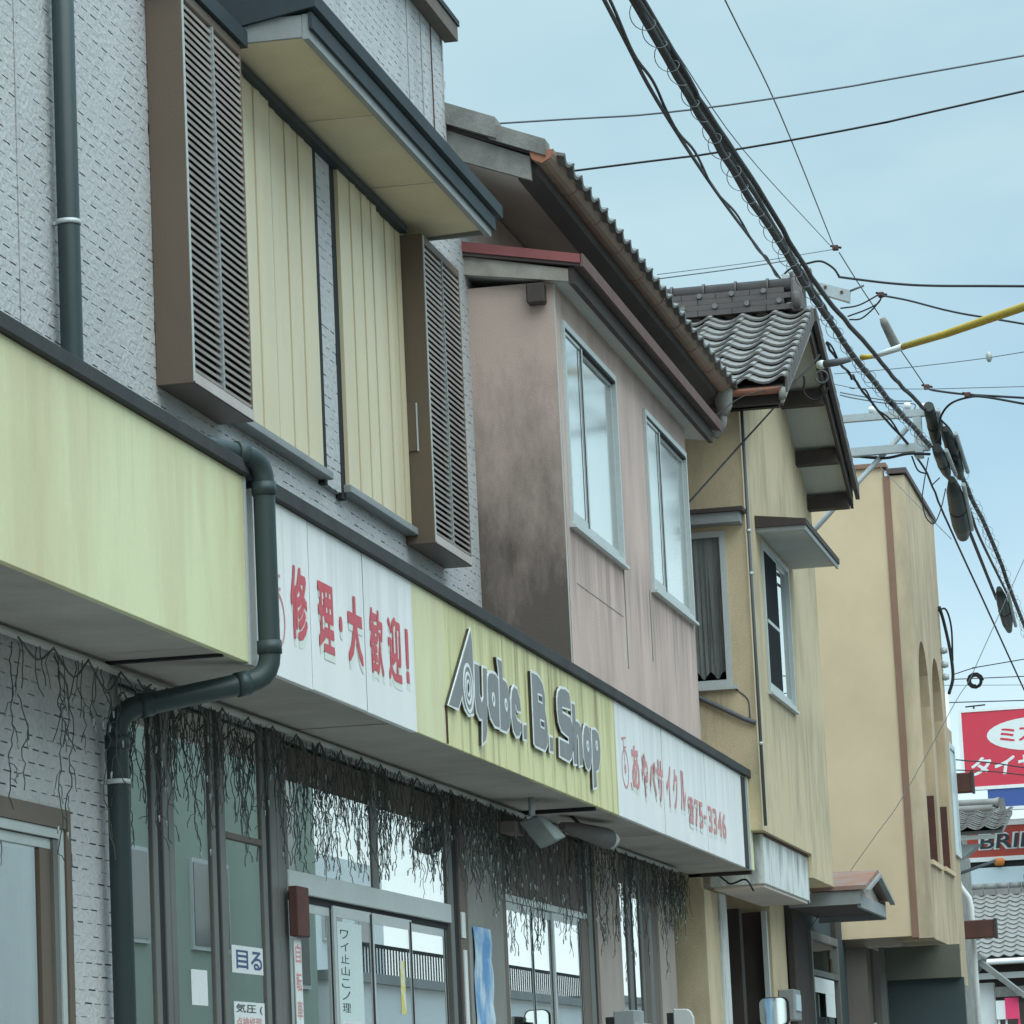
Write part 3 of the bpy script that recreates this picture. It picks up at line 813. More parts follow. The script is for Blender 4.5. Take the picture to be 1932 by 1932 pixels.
for key, poly in LETTERS.items():
    tgt = gp[1] if poly[0][0] < 19.9 else (gp[3] if poly[0][0] < 21.9 else gp[4])
    lt = part(MB().prism_x(poly, -3.9985, FXL - 0.004), 'channel_letter', letter_black, can)
    part(MB().prism_x(inset(poly, -0.004), FXL - 0.0039, FXL), 'letter_face', letter_white, lt)
    part(MB().prism_x(inset(poly, 0.010), FXL + 0.0002, FXL + 0.0022), 'letter_inlay', letter_grey, lt)
    if key in HOLES:
        cy, cz, ry, rz = HOLES[key]
        part(ringmesh(cy, cz, (ry * 0.55, rz * 0.55), (ry * 1.05, rz * 1.05), FXL + 0.0023, FXL + 0.0045), 'ring_trim', letter_white, lt)
    if key == 'B':
        for hp in SLOTS:
            part(MB().prism_x(inset(hp, -0.010), FXL + 0.0023, FXL + 0.004), 'slot_trim', letter_white, lt)
            part(MB().prism_x(hp, FXL + 0.0041, FXL + 0.0055), 'slot', letter_black, lt)
    if key == 'A':
        cy, cz = SWIRL
        for r0, r1 in ((.108, .127), (.066, .084), (.03, .044)):
            part(ringmesh(cy, cz, (r0, r0 * 1.06), (r1, r1 * 1.06), FXL + 0.0023, FXL + 0.0045), 'ring_trim', letter_white, lt)
        part(MB().prism_x(ellipse(cy, cz, .016, .018), FXL + 0.0023, FXL + 0.004), 'slot', letter_black, lt)
# rust run at the left foot of the first letter
part(MB().box(-3.9985, -3.99, 18.352, 18.364, 3.265, 3.46), 'cable_conduit', rust_brown, can)

# ---- drain pipes
def pipe(name, pts, r, label, bands, elbow=0.10):
    t = []
    P = [Vector(p) for p in pts]
    t.append(P[0])
    for i in range(1, len(P) - 1):
        a, b = (P[i - 1] - P[i]).normalized(), (P[i + 1] - P[i]).normalized()
        la = min(elbow, (P[i - 1] - P[i]).length * .45); lb = min(elbow, (P[i + 1] - P[i]).length * .45)
        for k in range(6):
            s = k / 5
            t.append((P[i] + a * la) * (1 - s) ** 2 + P[i] * 2 * s * (1 - s) + (P[i] + b * lb) * s * s)
    t.append(P[-1])
    root = thing(name, label, 'drainpipe', (P[-1].x, P[-1].y, P[-1].z))
    part(MB().tube(t, r, 18), 'pipe', pipe_m, root)
    for i in range(1, len(P) - 1):
        for q in (P[i - 1], P[i + 1]):
            d = (q - P[i]).normalized()
            c = P[i] + d * min(elbow, (q - P[i]).length * .45)
            part(MB().tube([c - d * 0.0, c + d * 0.055], r + 0.006, 18), 'socket', pipe_m, root)
    for z, x, y in bands:
        part(MB().tube([(x, y, z - 0.010), (x, y, z + 0.010)], r + 0.005, 18), 'band', alu, root)
        part(MB().box(W + 0.003, x - r, y - 0.012, y + 0.012, z - 0.006, z + 0.006), 'bracket', alu, root)
    return root
pipe('drain_pipe', [(-4.485, 13.82, 8.1), (-4.485, 13.82, 4.20), (-3.925, 14.63, 4.125), (-3.925, 14.63, 3.20), (-4.475, 14.24, 3.06), (-4.475, 14.24, 0.1)], 0.046,
     'dark teal drainpipe on the grey siding, bent round the front of the sign canopy', [(5.01, -4.485, 13.82), (2.77, -4.475, 14.24)])

# ------------------------------------------------------------------ shop front (ground floor of the shop building)
F = front(W)
low = MB()
low.box(W - 0.25, BK, 6.0, 11.6, 0.1, 3.24).box(W - 0.25, BK, 11.6, 13.79, 2.60, 3.24).box(W - 0.25, BK, 11.6, 13.79, 0.1, 1.0).box(W - 0.25, BK, 13.79, 14.40, 0.1, 3.24)
lw = part(low, 'lower_wall', siding_back, shop)
part(siding_field(11.9, 14.40, 1.5, 3.24, lambda y, z: y > 13.79 or z > 2.61, 's'), 'siding_relief', siding_low, lw, kind='stuff')
part(MB().box(W - 0.25, W + 0.006, 14.401, 14.425, 0.1, 3.24), 'corner_trim', grey_trim, lw)
# left-hand window with a deep frame
wf = MB(F)
wf.box(11.6, 13.785, -0.10, 0.018, 2.545, 2.622).box(13.72, 13.785, -0.10, 0.018, 1.0, 2.545)
w1 = part(wf, 'window', brown_metal, shop)
part(MB(F).box(11.6, 13.715, -0.10, 0.010, 2.505, 2.543).box(13.66, 13.715, -0.10, 0.010, 1.0, 2.505), 'frame', alu, w1)
part(MB(F).box(13.60, 13.655, -0.10, 0.004, 1.0, 2.50), 'frame', alu_dark, w1)
part(MB(F).box(13.47, 13.597, -0.09, -0.008, 1.0, 2.50), 'sash', brown_metal, w1)
part(MB(F).box(11.6, 13.597, -0.09, -0.006, 2.462, 2.50), 'sash', alu, w1)
part(MB(F).box(11.6, 13.47, -0.024, -0.018, 1.0, 2.462), 'pane', glass_shop, w1)

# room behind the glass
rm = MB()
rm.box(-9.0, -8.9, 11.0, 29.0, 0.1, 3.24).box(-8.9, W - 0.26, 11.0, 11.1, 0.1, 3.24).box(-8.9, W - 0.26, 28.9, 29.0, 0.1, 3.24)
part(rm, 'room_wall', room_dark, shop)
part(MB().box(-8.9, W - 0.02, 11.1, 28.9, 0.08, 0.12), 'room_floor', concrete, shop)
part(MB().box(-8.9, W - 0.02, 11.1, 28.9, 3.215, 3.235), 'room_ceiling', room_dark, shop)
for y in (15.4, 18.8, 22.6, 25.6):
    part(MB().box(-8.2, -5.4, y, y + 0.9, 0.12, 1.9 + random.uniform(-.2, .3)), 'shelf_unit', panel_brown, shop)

# fixed panes to the left
gx = -0.010
pf = MB(F)
def post(u0, u1, h0, h1, m=alu_dark, d0=-0.10, d1=0.004, name='mullion'):
    return part(MB(F).box(u0, u1, d0, d1, h0, h1), name, m, shop, bevel=0.003)
post(14.43, 14.50, 0.1, 3.24)
for a, b in ((14.93, 15.0), (15.09, 15.16), (15.17, 15.25), (15.83, 15.90), (15.97, 16.06), (16.69, 16.76), (16.84, 16.95), (16.96, 17.12)):
    post(a, b, 0.1, 3.24)
for a, b in ((15.0, 15.09), (15.90, 15.97), (16.76, 16.84)):
    post(a, b, 0.1, 3.24, gap_dark, -0.10, -0.004, 'joint')
for a, b in ((14.50, 14.93), (15.25, 15.83), (16.06, 16.69)):
    part(MB(F).box(a, b, gx - .003, gx + .003, 0.5, 3.2), 'pane', glass_shop, shop)
    post(a, b, 0.1, 0.5, alu_dark, -0.1, 0.0, 'kick_panel')
post(16.06, 16.69, 2.665, 2.695, panel_brown, -0.006, 0.006, 'transom')
# entrance: transom lights over four sliding leaves
post(17.121, 20.75, 2.475, 2.582, alu, -0.10, 0.012, 'transom_bar')
post(17.121, 20.75, 2.44, 2.474, gap_dark, -0.10, -0.012, 'door_track')
post(18.90, 19.05, 2.583, 3.2, alu_dark, -0.1, 0.0)
post(17.121, 17.16, 2.583, 3.2, alu_dark)
post(20.70, 20.75, 2.583, 3.2, alu_dark)
post(17.121, 20.75, 3.02, 3.2, panel_brown, -0.1, -0.02, 'head_board')
for a, b in ((17.161, 18.90), (19.05, 20.70)):
    part(MB(F).box(a, b, gx - .003, gx + .003, 2.583, 3.02), 'pane', glass_shop, shop)
for i, (a, b) in enumerate(((17.20, 18.06), (18.03, 18.86), (18.84, 19.78), (19.75, 20.72))):
    d = -0.010 if i in (1, 2) else -0.026
    dm = MB(F)
    dm.box(a, a + 0.055, d - .006, d + .006, 0.12, 2.45).box(b - 0.055, b, d - .006, d + .006, 0.12, 2.45).box(a + .055, b - .055, d - .006, d + .006, 2.395, 2.45).box(a + .055, b - .055, d - .006, d + .006, 0.12, 0.3)
    dr = part(dm, 'sliding_door', alu, shop)
    part(MB(F).box(a + .055, b - .055, d - .003, d + .003, 0.3, 2.395), 'pane', glass_shop, dr)
    part(MB(F).box(b - 0.05, b - 0.012, d + .0062, d + .0075, 0.12, 2.44), 'gasket', gap_dark, dr)
# column between the two openings
post(20.76, 20.86, 0.1, 3.24, alu_dark); post(20.87, 20.98, 0.1, 3.24, gap_dark, -0.1, 0.0, 'joint'); post(20.99, 21.18, 0.1, 3.24, panel_brown, -.1, .012)
part(MB(F).box(21.19, 22.19, -0.2, 0.020, 0.1, 3.24), 'column', mat('column_grey', (0.27, 0.275, 0.25), (0.17, 0.165, 0.15), 0.7, 2.5, 0.7, 0.9), shop, bevel=0.006)
post(22.195, 22.345, 0.1, 3.24, panel_brown, -0.1, 0.012)
# second opening with a board above
part(MB(F).box(22.35, 25.22, -0.1, -0.02, 2.73, 3.24), 'header_board', panel_brown, shop)
post(22.35, 25.22, 2.685, 2.729, alu, -0.1, 0.0, 'transom_bar')
for i, (a, b) in enumerate(((22.36, 23.25), (23.19, 24.0), (23.93, 24.93))):
    d = -0.022 if i % 2 else -0.008
    dm = MB(F)
    dm.box(a, a + 0.06, d - .006, d + .006, 0.12, 2.68).box(b - 0.06, b, d - .006, d + .006, 0.12, 2.68).box(a + .06, b - .06, d - .006, d + .006, 2.63, 2.68).box(a + .06, b - .06, d - .006, d + .006, 0.12, 0.3)
    dr = part(dm, 'sliding_door', alu, shop)
    part(MB(F).box(a + .06, b - .06, d - .003, d + .003, 0.3, 2.63), 'pane', glass_shop, dr)
    part(MB(F).box(b - 0.06, b - 0.02, d + .0062, d + .0078, 0.12, 2.66), 'gasket', gap_dark, dr)
post(24.94, 25.20, 0.1, 2.68, panel_brown); post(25.225, 25.40, 0.1, 3.24, alu_dark); post(25.41, 25.50, 0.1, 3.24, gap_dark, -.1, .0, 'joint')
part(MB(F).box(25.51, 26.48, -0.2, 0.02, 0.1, 3.24), 'pier', pier_m, shop)
post(26.49, 26.54, 0.1, 3.24); post(26.86, 27.02, 0.1, 3.24); post(27.03, 27.14, 0.1, 3.24, gap_dark, -.1, 0, 'joint'); post(27.44, 27.56, 0.1, 3.24); post(27.57, 27.80, 0.1, 3.24, panel_brown); post(27.81, 27.98, .1, 3.24); post(27.99, 28.2, 0.1, 3.24, panel_brown)
for a, b in ((26.54, 26.86), (27.14, 27.44)):
    part(MB(F).box(a, b, gx - .003, gx + .003, 0.4, 3.02), 'pane', glass_shop, shop)
    post(a, b, 3.02, 3.24, panel_brown, -.1, 0, 'head_board')
    post(a, b, 0.1, 0.4, alu_dark, -.1, 0, 'kick_panel')
part(MB(F).box(28.21, 28.97, -3.0, 0.02, 0.1, 3.24), 'pier', pier_m, shop)
part(MB().tube(smooth_path([(W + 0.05, 6.0, 3.24), (W + 0.05, 13.2, 3.238), (W + 0.06, 15.2, 3.225), (W + 0.06, 17.0, 3.238), (W + 0.065, 20.0, 3.23), (W + 0.06, 24.0, 3.236), (W + 0.06, 29.0, 3.238)]), 0.017, 8), 'soffit_conduit', soffit_pale, shop)

# things fixed to the shop front
sb = single(MB(F).box(17.03, 17.25, 0.03, 0.075, 2.255, 2.495), 'sign_board', rust_brown, 'small dark brown board fixed beside the shop entrance', 'sign', bevel=0.004)
bn = thing('vertical_banner', 'narrow white vertical banner with red characters left of the shop doors', 'banner', (W + 0.05, 17.15, 1.0))
part(MB(F).box(17.06, 17.19, 0.04, 0.043, 1.0, 2.245), 'cloth', paper_m, bn)
for k, ch in enumerate('自転車安全整備店'):
    text_into(ch, F, (17.075, 17.175, 2.13 - k * 0.135, 2.22 - k * 0.135), 0.0432, 0.001, red_faded, bn, 'character', 0.02)
ps = thing('window_poster', 'white poster with blue characters behind the left shop pane', 'poster', (W - 0.05, 16.35, 2.0))
part(MB(F).box(16.13, 16.66, -0.0065, -0.0055, 2.06, 2.185), 'paper', paper_m, ps)
text_into('目', F, (16.2, 16.40, 2.08, 2.165), -0.0054, 0.001, ink_blue, ps, 'character', 0.03)
text_into('る', F, (16.45, 16.64, 2.08, 2.165), -0.0054, 0.001, ink_blue, ps, 'character', 0.03)
ps = thing('window_poster', 'pale notice with grey and red lines at the foot of the left shop pane', 'poster', (W - 0.05, 16.35, 1.7))
part(MB(F).box(16.14, 16.66, -0.0065, -0.0055, 1.80, 1.93), 'paper', paper_m, ps)
text_into('気圧 (', F, (16.17, 16.62, 1.875, 1.92), -0.0054, 0.001, ink_dark, ps, 'lettering', 0.02)
text_into('点検修理', F, (16.17, 16.60, 1.815, 1.86), -0.0054, 0.001, red_faded, ps, 'lettering', 0.02)
single(MB(F).box(15.47, 15.72, -0.0065, -0.0055, 1.90, 2.055), 'window_notice', paper_m, 'small white folded notice low in the middle green shop pane', 'notice')
ps = thing('door_poster', 'tall pale poster with dark handwriting on the second entrance door', 'poster', (W, 18.3, 1.7))
part(MB(F).box(18.10, 18.62, -0.0065, -0.0055, 1.78, 2.375), 'paper', mat('pale_blue_paper', (0.60, 0.70, 0.69), None, .1, 4), ps)
for k, ch in enumerate('ワイ止山こノ理'):
    text_into(ch, F, (18.16, 18.33, 2.29 - k * 0.062, 2.335 - k * 0.062), -0.0054, 0.0008, ink_dark, ps, 'character', 0.0)
part(MB(F).box(18.15, 18.56, -0.0053, -0.0045, 1.79, 1.875), 'paper', paper_m, ps)
text_into('日田', F, (18.19, 18.36, 1.805, 1.86), -0.0044, 0.0008, red_faded, ps, 'lettering', 0.04)
single(MB(F).box(19.47, 19.58, -0.0065, -0.0055, 1.93, 2.22), 'sticker', mat('yellow_sticker', (0.66, 0.60, 0.12), (0.75, 0.75, 0.7), 0.9, 9, 0, .6, contrast=(.45, .55)), 'narrow yellow and blue sticker on the third entrance door', 'sticker')
single(MB(F).box(20.99, 21.09, 0.0125, 0.020, 2.40, 2.55), 'notice_plate', paper_m, 'small white plate on the post right of the entrance', 'plate')
single(MB(F).box(21.02, 21.10, 0.0125, 0.020, 1.2, 2.33), 'door_strip', paper_m, 'long thin cream strip on the post right of the entrance', 'strip')
# peeling blue paper
mb = MB(F)
n = 10
vs = []
for i in range(n + 1):
    h = 2.478 - i * 0.09
    for u in (21.25 + random.uniform(-.012, .012), 21.5, 21.78 + random.uniform(-.02, .02)):
        vs.append((u, 0.0225 + random.uniform(0, .012), h))
mb.add(vs, [(3 * i + j, 3 * i + j + 1, 3 * i + j + 4, 3 * i + j + 3) for i in range(n) for j in range(2)])
single(mb, 'blue_poster', blue_paper, 'faded blue poster peeling off the column between the shop doors', 'poster')

# floodlights under the canopy
fl = thing('floodlight', 'square grey floodlight hood under the canopy', 'lamp', (-4.25, 22.0, 2.95))
part(MB().hexa([(-4.33, 21.80, 3.12), (-4.20, 21.80, 3.15), (-4.20, 21.98, 3.16), (-4.33, 21.98, 3.13)], [(-4.21, 21.84, 2.95), (-4.10, 21.84, 3.0), (-4.10, 22.16, 3.04), (-4.21, 22.16, 2.99)]), 'lamp_hood', mat('lamp_grey', (0.20, 0.225, 0.21), (.12, .13, .125), .5, 5), fl, bevel=0.008)
part(MB().tube([(-4.24, 21.8, 3.262), (-4.24, 21.8, 3.15)], 0.02, 8), 'stem', steel_m, fl)
part(MB().box(-4.42, -4.33, 21.7, 22.0, 3.05, 3.12), 'ballast_box', panel_brown, fl)
fl = thing('floodlight', 'round glass floodlight hanging under the canopy', 'lamp', (-4.2, 23.9, 3.1))
part(MB().tube([(-4.32, 23.2, 3.19), (-4.28, 23.4, 3.18), (-4.22, 23.7, 3.165), (-4.17, 24.0, 3.15)], [0.025, 0.045, 0.06, 0.07], 14), 'lamp_body', mat('lamp_brown', (0.14, 0.13, 0.12), None, .4, 5), fl)
part(MB().tube([(-4.17, 24.0, 3.15), (-4.155, 24.08, 3.145), (-4.145, 24.13, 3.142)], [0.068, 0.06, 0.02], 14), 'lens', bulb_m, fl)
part(MB().tube([(-4.28, 23.35, 3.262), (-4.26, 23.5, 3.22), (-4.22, 23.65, 3.2)], 0.012, 6), 'bracket', cable_m, fl)

# strings of icicle lights under the canopy
def icicles(y0, y1, dens, lo, hi, label):
    root = thing('icicle_lights', label, 'string lights', (W + 0.09, (y0 + y1) / 2, 2.8), 'icicle light strings under the canopy')
    pts = []
    y = y0
    while y < y1:
        pts += [(W + 0.09, y, 3.215), (W + 0.095, y + 0.20, 3.150 + random.uniform(-.03, .02)), (W + 0.09, y + 0.40, 3.215)]
        y += 0.43
    part(MB().tube(smooth_path(pts, 4), 0.0045, 5), 'main_cable', strand_m, root)
    s, bl = MB(), MB()
    def strand(y, L, thick, fork):
        x = W + 0.06 + random.uniform(0, .07)
        p = [(x, y, 3.20)]
        z, yy, drift = 3.20, y, random.gauss(0, .006)
        while z > 3.20 - L:
            z -= random.uniform(0.02, 0.045)
            drift = drift * .6 + random.gauss(0, 0.007)
            yy += drift
            x = min(max(x + random.gauss(0, 0.008), W + 0.045), W + 0.16)
            p.append((x, yy, z))
        s.tube(p, thick, 4, False)
        for q in p[3:]:
            if random.random() < fork:
                dy, dz = random.choice((-1, 1)) * random.uniform(.03, .07), random.uniform(-.075, -.01)
                e = (q[0] + random.uniform(-.015, .02), q[1] + dy, q[2] + dz)
                s.tube([q, ((q[0] + e[0]) / 2, q[1] + dy * .75, q[2] + dz * .25), e], thick * .85, 3, False)
                if random.random() < 0.35:
                    bl.tube([e, (e[0], e[1] + dy * .15, e[2] - 0.028)], [0.0055, 0.0035], 5)
    y = y0
    while y < y1:
        dn = dens(y)
        for _ in range(random.choice((1, 1, 1, 2))):                       # short tangle close under the soffit
            strand(y + random.uniform(-.03, .03), random.uniform(0.12, 0.32), 0.0022, 0.14)
        if random.random() < 0.55:                                          # a longer drop, often doubled
            L = random.uniform(lo, hi)
            for _ in range(random.choice((1, 1, 2))):
                strand(y + random.uniform(-.02, .02), L * random.uniform(.8, 1.0), 0.0024, 0.36)
        y += 0.085 / dn * random.uniform(0.5, 1.5)
    part(s, 'light_strand', strand_m, root, kind='stuff')
    part(bl, 'bulb', bulb_m, root, kind='stuff')
icicles(13.0, 14.35, lambda y: 0.45, 0.3, 0.85, 'sparse icicle light string over grey siding above the left window')
icicles(14.5, 17.1, lambda y: 1.25, 0.30, 0.72, 'dense icicle light string over the green left shop panes')
icicles(17.1, 20.8, lambda y: 1.5, 0.26, 0.62, 'dense icicle light string over the entrance doors')
icicles(20.8, 22.3, lambda y: 2.4, 0.38, 0.62, 'tangled icicle light string over the column with the blue poster')
icicles(22.3, 25.6, lambda y: 1.0, 0.45, 0.85, 'icicle light string over the brown board and second doors')
icicles(25.6, 28.3, lambda y: 1.2, 0.4, 0.85, 'icicle light string over the narrow panes at the far end')
icicles(28.2, 29.15, lambda y: 2.8, 0.25, 0.5, 'bunched icicle lights at the far end of the canopy')

# loose cable end at the far end of the canopy
single(MB().tube(smooth_path([(-4.3, 30.0, 3.25), (-4.25, 30.06, 3.20), (-4.2, 30.07, 3.17), (-4.1, 30.07, 3.20), (-4.06, 30.07, 3.18), (-4.02, 30.08, 3.10)]), 0.008, 6), 'loose_cable', cable_m, 'loose black cable end dangling at the far end of the canopy', 'cable')

# ------------------------------------------------------------------ pink plaster house with bay
pk = thing('pink_house', 'pink plaster house with projecting bay, red edged bay roof and tiled main roof', 'house', (-4.55, 25.0, 0.1))
part(MB().box(-10.0, W - 0.012, 22.27, 29.4, 3.25, 7.25), 'wall', pink, pk)
BX = -4.0
bay = MB()
# bay front built round two window openings
w1y, w2y, wz0, wz1 = (22.26, 24.20), (25.40, 27.33), 4.995, 6.31
bf = MB()
y0, y1, z0, z1 = 22.139, 27.42, 4.085, 6.52
bf.box(BX - 0.14, BX, y0, w1y[0], z0, z1).box(BX - 0.14, BX, w1y[1], w2y[0], z0, z1).box(BX - 0.14, BX, w2y[1], y1, z0, z1)
for w in (w1y, w2y):
    bf.box(BX - 0.14, BX, w[0], w[1], z0, wz0).box(BX - 0.14, BX, w[0], w[1], wz1, z1)
bayp = part(bf, 'bay_wall', pink, pk)
part(MB().box(W - 0.010, BX - 0.0, 22.085, 22.1385, 4.09, 6.52), 'bay_side', pink_mold, pk, 'pink side wall of the bay stained with black mould')
part(MB().box(BX - 0.002, BX + 0.004, 22.083, 22.098, 4.095, 6.50), 'corner_bead', soffit_pale, pk)
part(MB().box(W - 0.010, BX - 0.141, 27.36, 27.415, 4.09, 6.55), 'bay_side', pink, pk)
for w in (w1y, w2y):
    wo_ = sliding_window(pk, front(BX, w[0] + 0.002, wz0 + 0.002), w[1] - w[0] - 0.004, wz1 - wz0 - 0.004, alu, 0.022, 0.04, 0.33, gl=glass_frost)
for w in (w1y, w2y):
    q = w[0] + (w[1] - w[0]) * 0.30
    part(MB().box(BX + 0.0165, BX + 0.019, q, q + 0.022, wz0 + .06, wz1 - .06), 'meeting_rail', gap_dark, wo_)
    part(MB().box(BX - 0.02, BX + 0.0205, w[0] + .05, w[1] - .05, wz1 - 0.062, wz1 - .046), 'head_track', gap_dark, wo_)
# expansion joints / dark runs under the windows
part(MB().box(BX + 0.0008, BX + 0.004, 24.20, 24.225, 4.30, 4.98), 'wall_joint', weather_wood, bayp)
part(MB().box(BX + 0.0008, BX + 0.004, 25.275, 25.295, 4.47, 4.98), 'wall_joint', weather_wood, bayp)
part(MB().box(BX + 0.0008, BX + 0.003, 22.40, 24.1, 4.640, 4.646), 'wall_joint', pier_m, bayp)
# bay roof
br = part(MB().prism_y([(W - 0.01, 6.715), (-3.80, 6.575), (-3.80, 6.635), (W - 0.01, 6.79)], 21.97, 27.95), 'bay_roof', mat('bay_roof_metal', (0.11, 0.085, 0.08), None, .4, 3), pk)
part(MB().prism_y([(W - 0.005, 6.735), (-3.795, 6.592), (-3.795, 6.648), (W - 0.005, 6.80)], 21.955, 21.9695), 'red_edge', red_metal, br)
part(MB().prism_y([(-3.7995, 6.57), (-3.782, 6.57), (-3.782, 6.652), (-3.7995, 6.645)], 21.955, 27.97), 'front_edge', mat('dull_red_edge', (0.15, 0.085, 0.075), (0.08, 0.05, 0.045), .5, 4), br)
part(MB().prism_y([(W - 0.005, 6.595), (-3.887, 6.492), (-3.887, 6.572), (W - 0.005, 6.713)], 22.0, 22.034), 'barge_board', mat('bleached_wood', (0.40, 0.37, 0.32), (0.2, 0.18, 0.155), .7, 5), br)
part(MB().prism_y([(-3.885, 6.475), (-3.848, 6.475), (-3.848, 6.575), (-3.885, 6.58)], 22.0, 27.90), 'fascia_board', dark_wood, br)
part(MB().prism_y([(W - 0.005, 6.60), (-3.886, 6.495), (-3.886, 6.515), (W - 0.005, 6.62)], 22.035, 27.88), 'soffit_board', soffit_pale, br)
part(MB().box(-4.16, -4.045, 21.99, 22.083, 6.37, 6.50), 'beam_end', dark_wood, br, bevel=0.01)

# main tiled roof with eave
SL = 0.40
def rz(x, z0=7.30, x0=-3.93):
    return z0 + (x0 - x) * SL
ry0, ry1 = 21.66, 29.75
roof = part(MB().prism_y([(-3.95, rz(-3.95) - 0.10), (-7.5, rz(-7.5) - 0.10), (-7.5, rz(-7.5) - 0.02), (-3.95, rz(-3.95) - 0.02)], ry0, ry1), 'roof', dark_wood, pk)
part(MB().prism_y([(-7.5, rz(-7.5) - 0.10), (-11.0, rz(-4.0) - 0.10), (-11.0, rz(-4.0) - 0.02), (-7.5, rz(-7.5) - 0.02)], ry0, ry1), 'rear_slope', tile_m, roof)
part(MB().prism_y([(-5.2, 7.515), (-4.12, 7.11), (-4.12, 7.128), (-5.2, 7.533)], ry0 + 0.06, ry1 - 0.05), 'soffit_board', soffit_grey, roof)
part(MB().prism_y([(-4.119, 7.095), (-4.01, 7.135), (-3.985, 7.19), (-3.985, 7.245), (-4.119, 7.25)], ry0 + 0.047, ry1 - 0.06), 'fascia_board', dark_wood, roof)
# verge: weathered barge board under two metal clad verge tiles
part(MB().prism_y([(-5.6, rz(-5.6) - 0.30), (-4.03, 7.075), (-4.03, 7.225), (-5.6, rz(-5.6) - 0.075)], ry0 + 0.005, ry0 + 0.045), 'barge_board', weather_wood, roof)
part(MB().prism_y([(-5.3, rz(-5.3) - 0.07), (-4.23, rz(-4.23) - 0.07), (-4.23, rz(-4.23) + 0.065), (-5.3, rz(-5.3) + 0.065)], ry0 - 0.05, ry0 + 0.13), 'verge_cap', weather_wood, roof)
part(MB().prism_y([(-4.28, rz(-4.28) - 0.085), (-3.925, rz(-3.925) - 0.085), (-3.925, rz(-3.925) + 0.02), (-4.28, rz(-4.28) + 0.02)], ry0 - 0.035, ry0 + 0.12), 'verge_cap', weather_wood, roof)
dv = Vector((1, 0, -SL)).normalized()
# six courses of tiles up from the eave, each a piece of its own
start = Vector((-3.90, ry0 + 0.10, rz(-3.90))) - dv * (0.235 * 6)
start.z -= 0.085
tile_field(roof, start, (0, 1, 0), dv, 26, 6, 0.305, 0.235, tile_m, hs=0.72)
part(MB().prism_y([(-5.2, rz(-5.2) - 0.019), (-7.5, rz(-7.5) - 0.019), (-7.5, rz(-7.5) + 0.04), (-5.2, rz(-5.2) + 0.04)], ry0, ry1), 'upper_slope', tile_m, roof)
# half-round gutter with joint clips and funnel
gt = [(-3.955 + 0.058 * math.cos(t), 7.215 + 0.058 * math.sin(t)) for t in [math.pi + math.pi * k / 8 for k in range(9)]]
gt = [(-3.955 + 0.076 * math.cos(t), 7.245 + 0.076 * math.sin(t)) for t in [math.pi * 0.95 + math.pi * 1.1 * k / 9 for k in range(10)]] + [(-3.955 + 0.068 * math.cos(t), 7.245 + 0.068 * math.sin(t)) for t in [math.pi * 2.05 - math.pi * 1.1 * k / 9 for k in range(10)]]
gut = part(MB().prism_y(gt, ry0 - 0.01, 29.52), 'gutter', gutter_brown, pk)
part(MB().prism_y([(-4.03, 7.252), (-3.88, 7.252), (-3.895, 7.20), (-3.955, 7.17), (-4.015, 7.20)], ry0 - 0.022, ry0 - 0.011), 'end_cap', gutter_copper, gut)
y = 22.5
while y < 29.4:
    part(MB().prism_y([(a * 1.0 + (a + 3.955) * 0.05, b + (b - 7.245) * 0.05 - 0.001) for a, b in gt], y, y + 0.022), 'clip', gutter_brown, gut)
    y += 0.86
part(MB().tube([(-3.955, 29.46, 7.20), (-3.955, 29.46, 7.14), (-3.955, 29.46, 7.06), (-3.965, 29.46, 6.98)], [0.085, 0.075, 0.07, 0.04], 12), 'funnel', weather_wood, gut)
part(MB().tube(smooth_path([(-3.965, 29.46, 6.98), (-3.98, 29.46, 6.90), (-4.05, 29.5, 6.82)]), 0.035, 8), 'outlet', weather_wood, gut)

# ------------------------------------------------------------------ yellow plaster house
yh = thing('yellow_house', 'yellow plaster house with tiled gable roof, copper gutter and small metal window hoods', 'house', (-4.4, 32.5, 0.1))
YX, YY0, YY1 = -3.9, 29.95, 34.97
# upper floor shell with openings
sw = (-4.44, -4.075, 4.80, 6.10)      # side window x0,x1,z0,z1
fw = (30.87, 32.66, 4.83, 6.14)       # front window
u = MB()
u.box(-9.5, sw[0], YY0, YY0 + 0.15, 3.14, 7.22).box(sw[1], YX, YY0, YY0 + 0.15, 3.592, 7.22)
u.box(sw[0], sw[1], YY0, YY0 + 0.15, 3.592, sw[2]).box(sw[0], sw[1], YY0, YY0 + 0.15, sw[3], 7.22)
part(u, 'side_wall', yellow, yh)
u = MB()
a, b = YY0 + 0.1505, YY1
u.box(YX - 0.15, YX, a, fw[0], 3.592, 7.2).box(YX - 0.15, YX, fw[1], b, 3.592, 7.2).box(YX - 0.15, YX, 33.31, b, 3.38, 3.5915).box(YX - 0.15, YX, fw[0], fw[1], 3.592, fw[2]).box(YX - 0.15, YX, fw[0], fw[1], fw[3], 7.2)
u.prism_x([(a, 7.201), (b, 7.201), (b, 7.35), (32.35, 8.35), (a, 7.25)], YX - 0.15, YX - 0.0005)
fwall = part(u, 'front_wall', yellow, yh)
part(MB().box(-9.5, YX - 0.151, YY1 - 0.15, YY1, 3.38, 7.3), 'rear_side_wall', yellow, yh)
part(MB().box(-9.4, YX - 0.16, YY0 + 0.16, 33.3, 3.593, 3.65), 'floor_slab', yellow, yh)
part(MB().box(-9.4, YX - 0.16, 33.31, YY1 - 0.16, 3.38, 3.44), 'floor_slab', soffit_grey, yh)
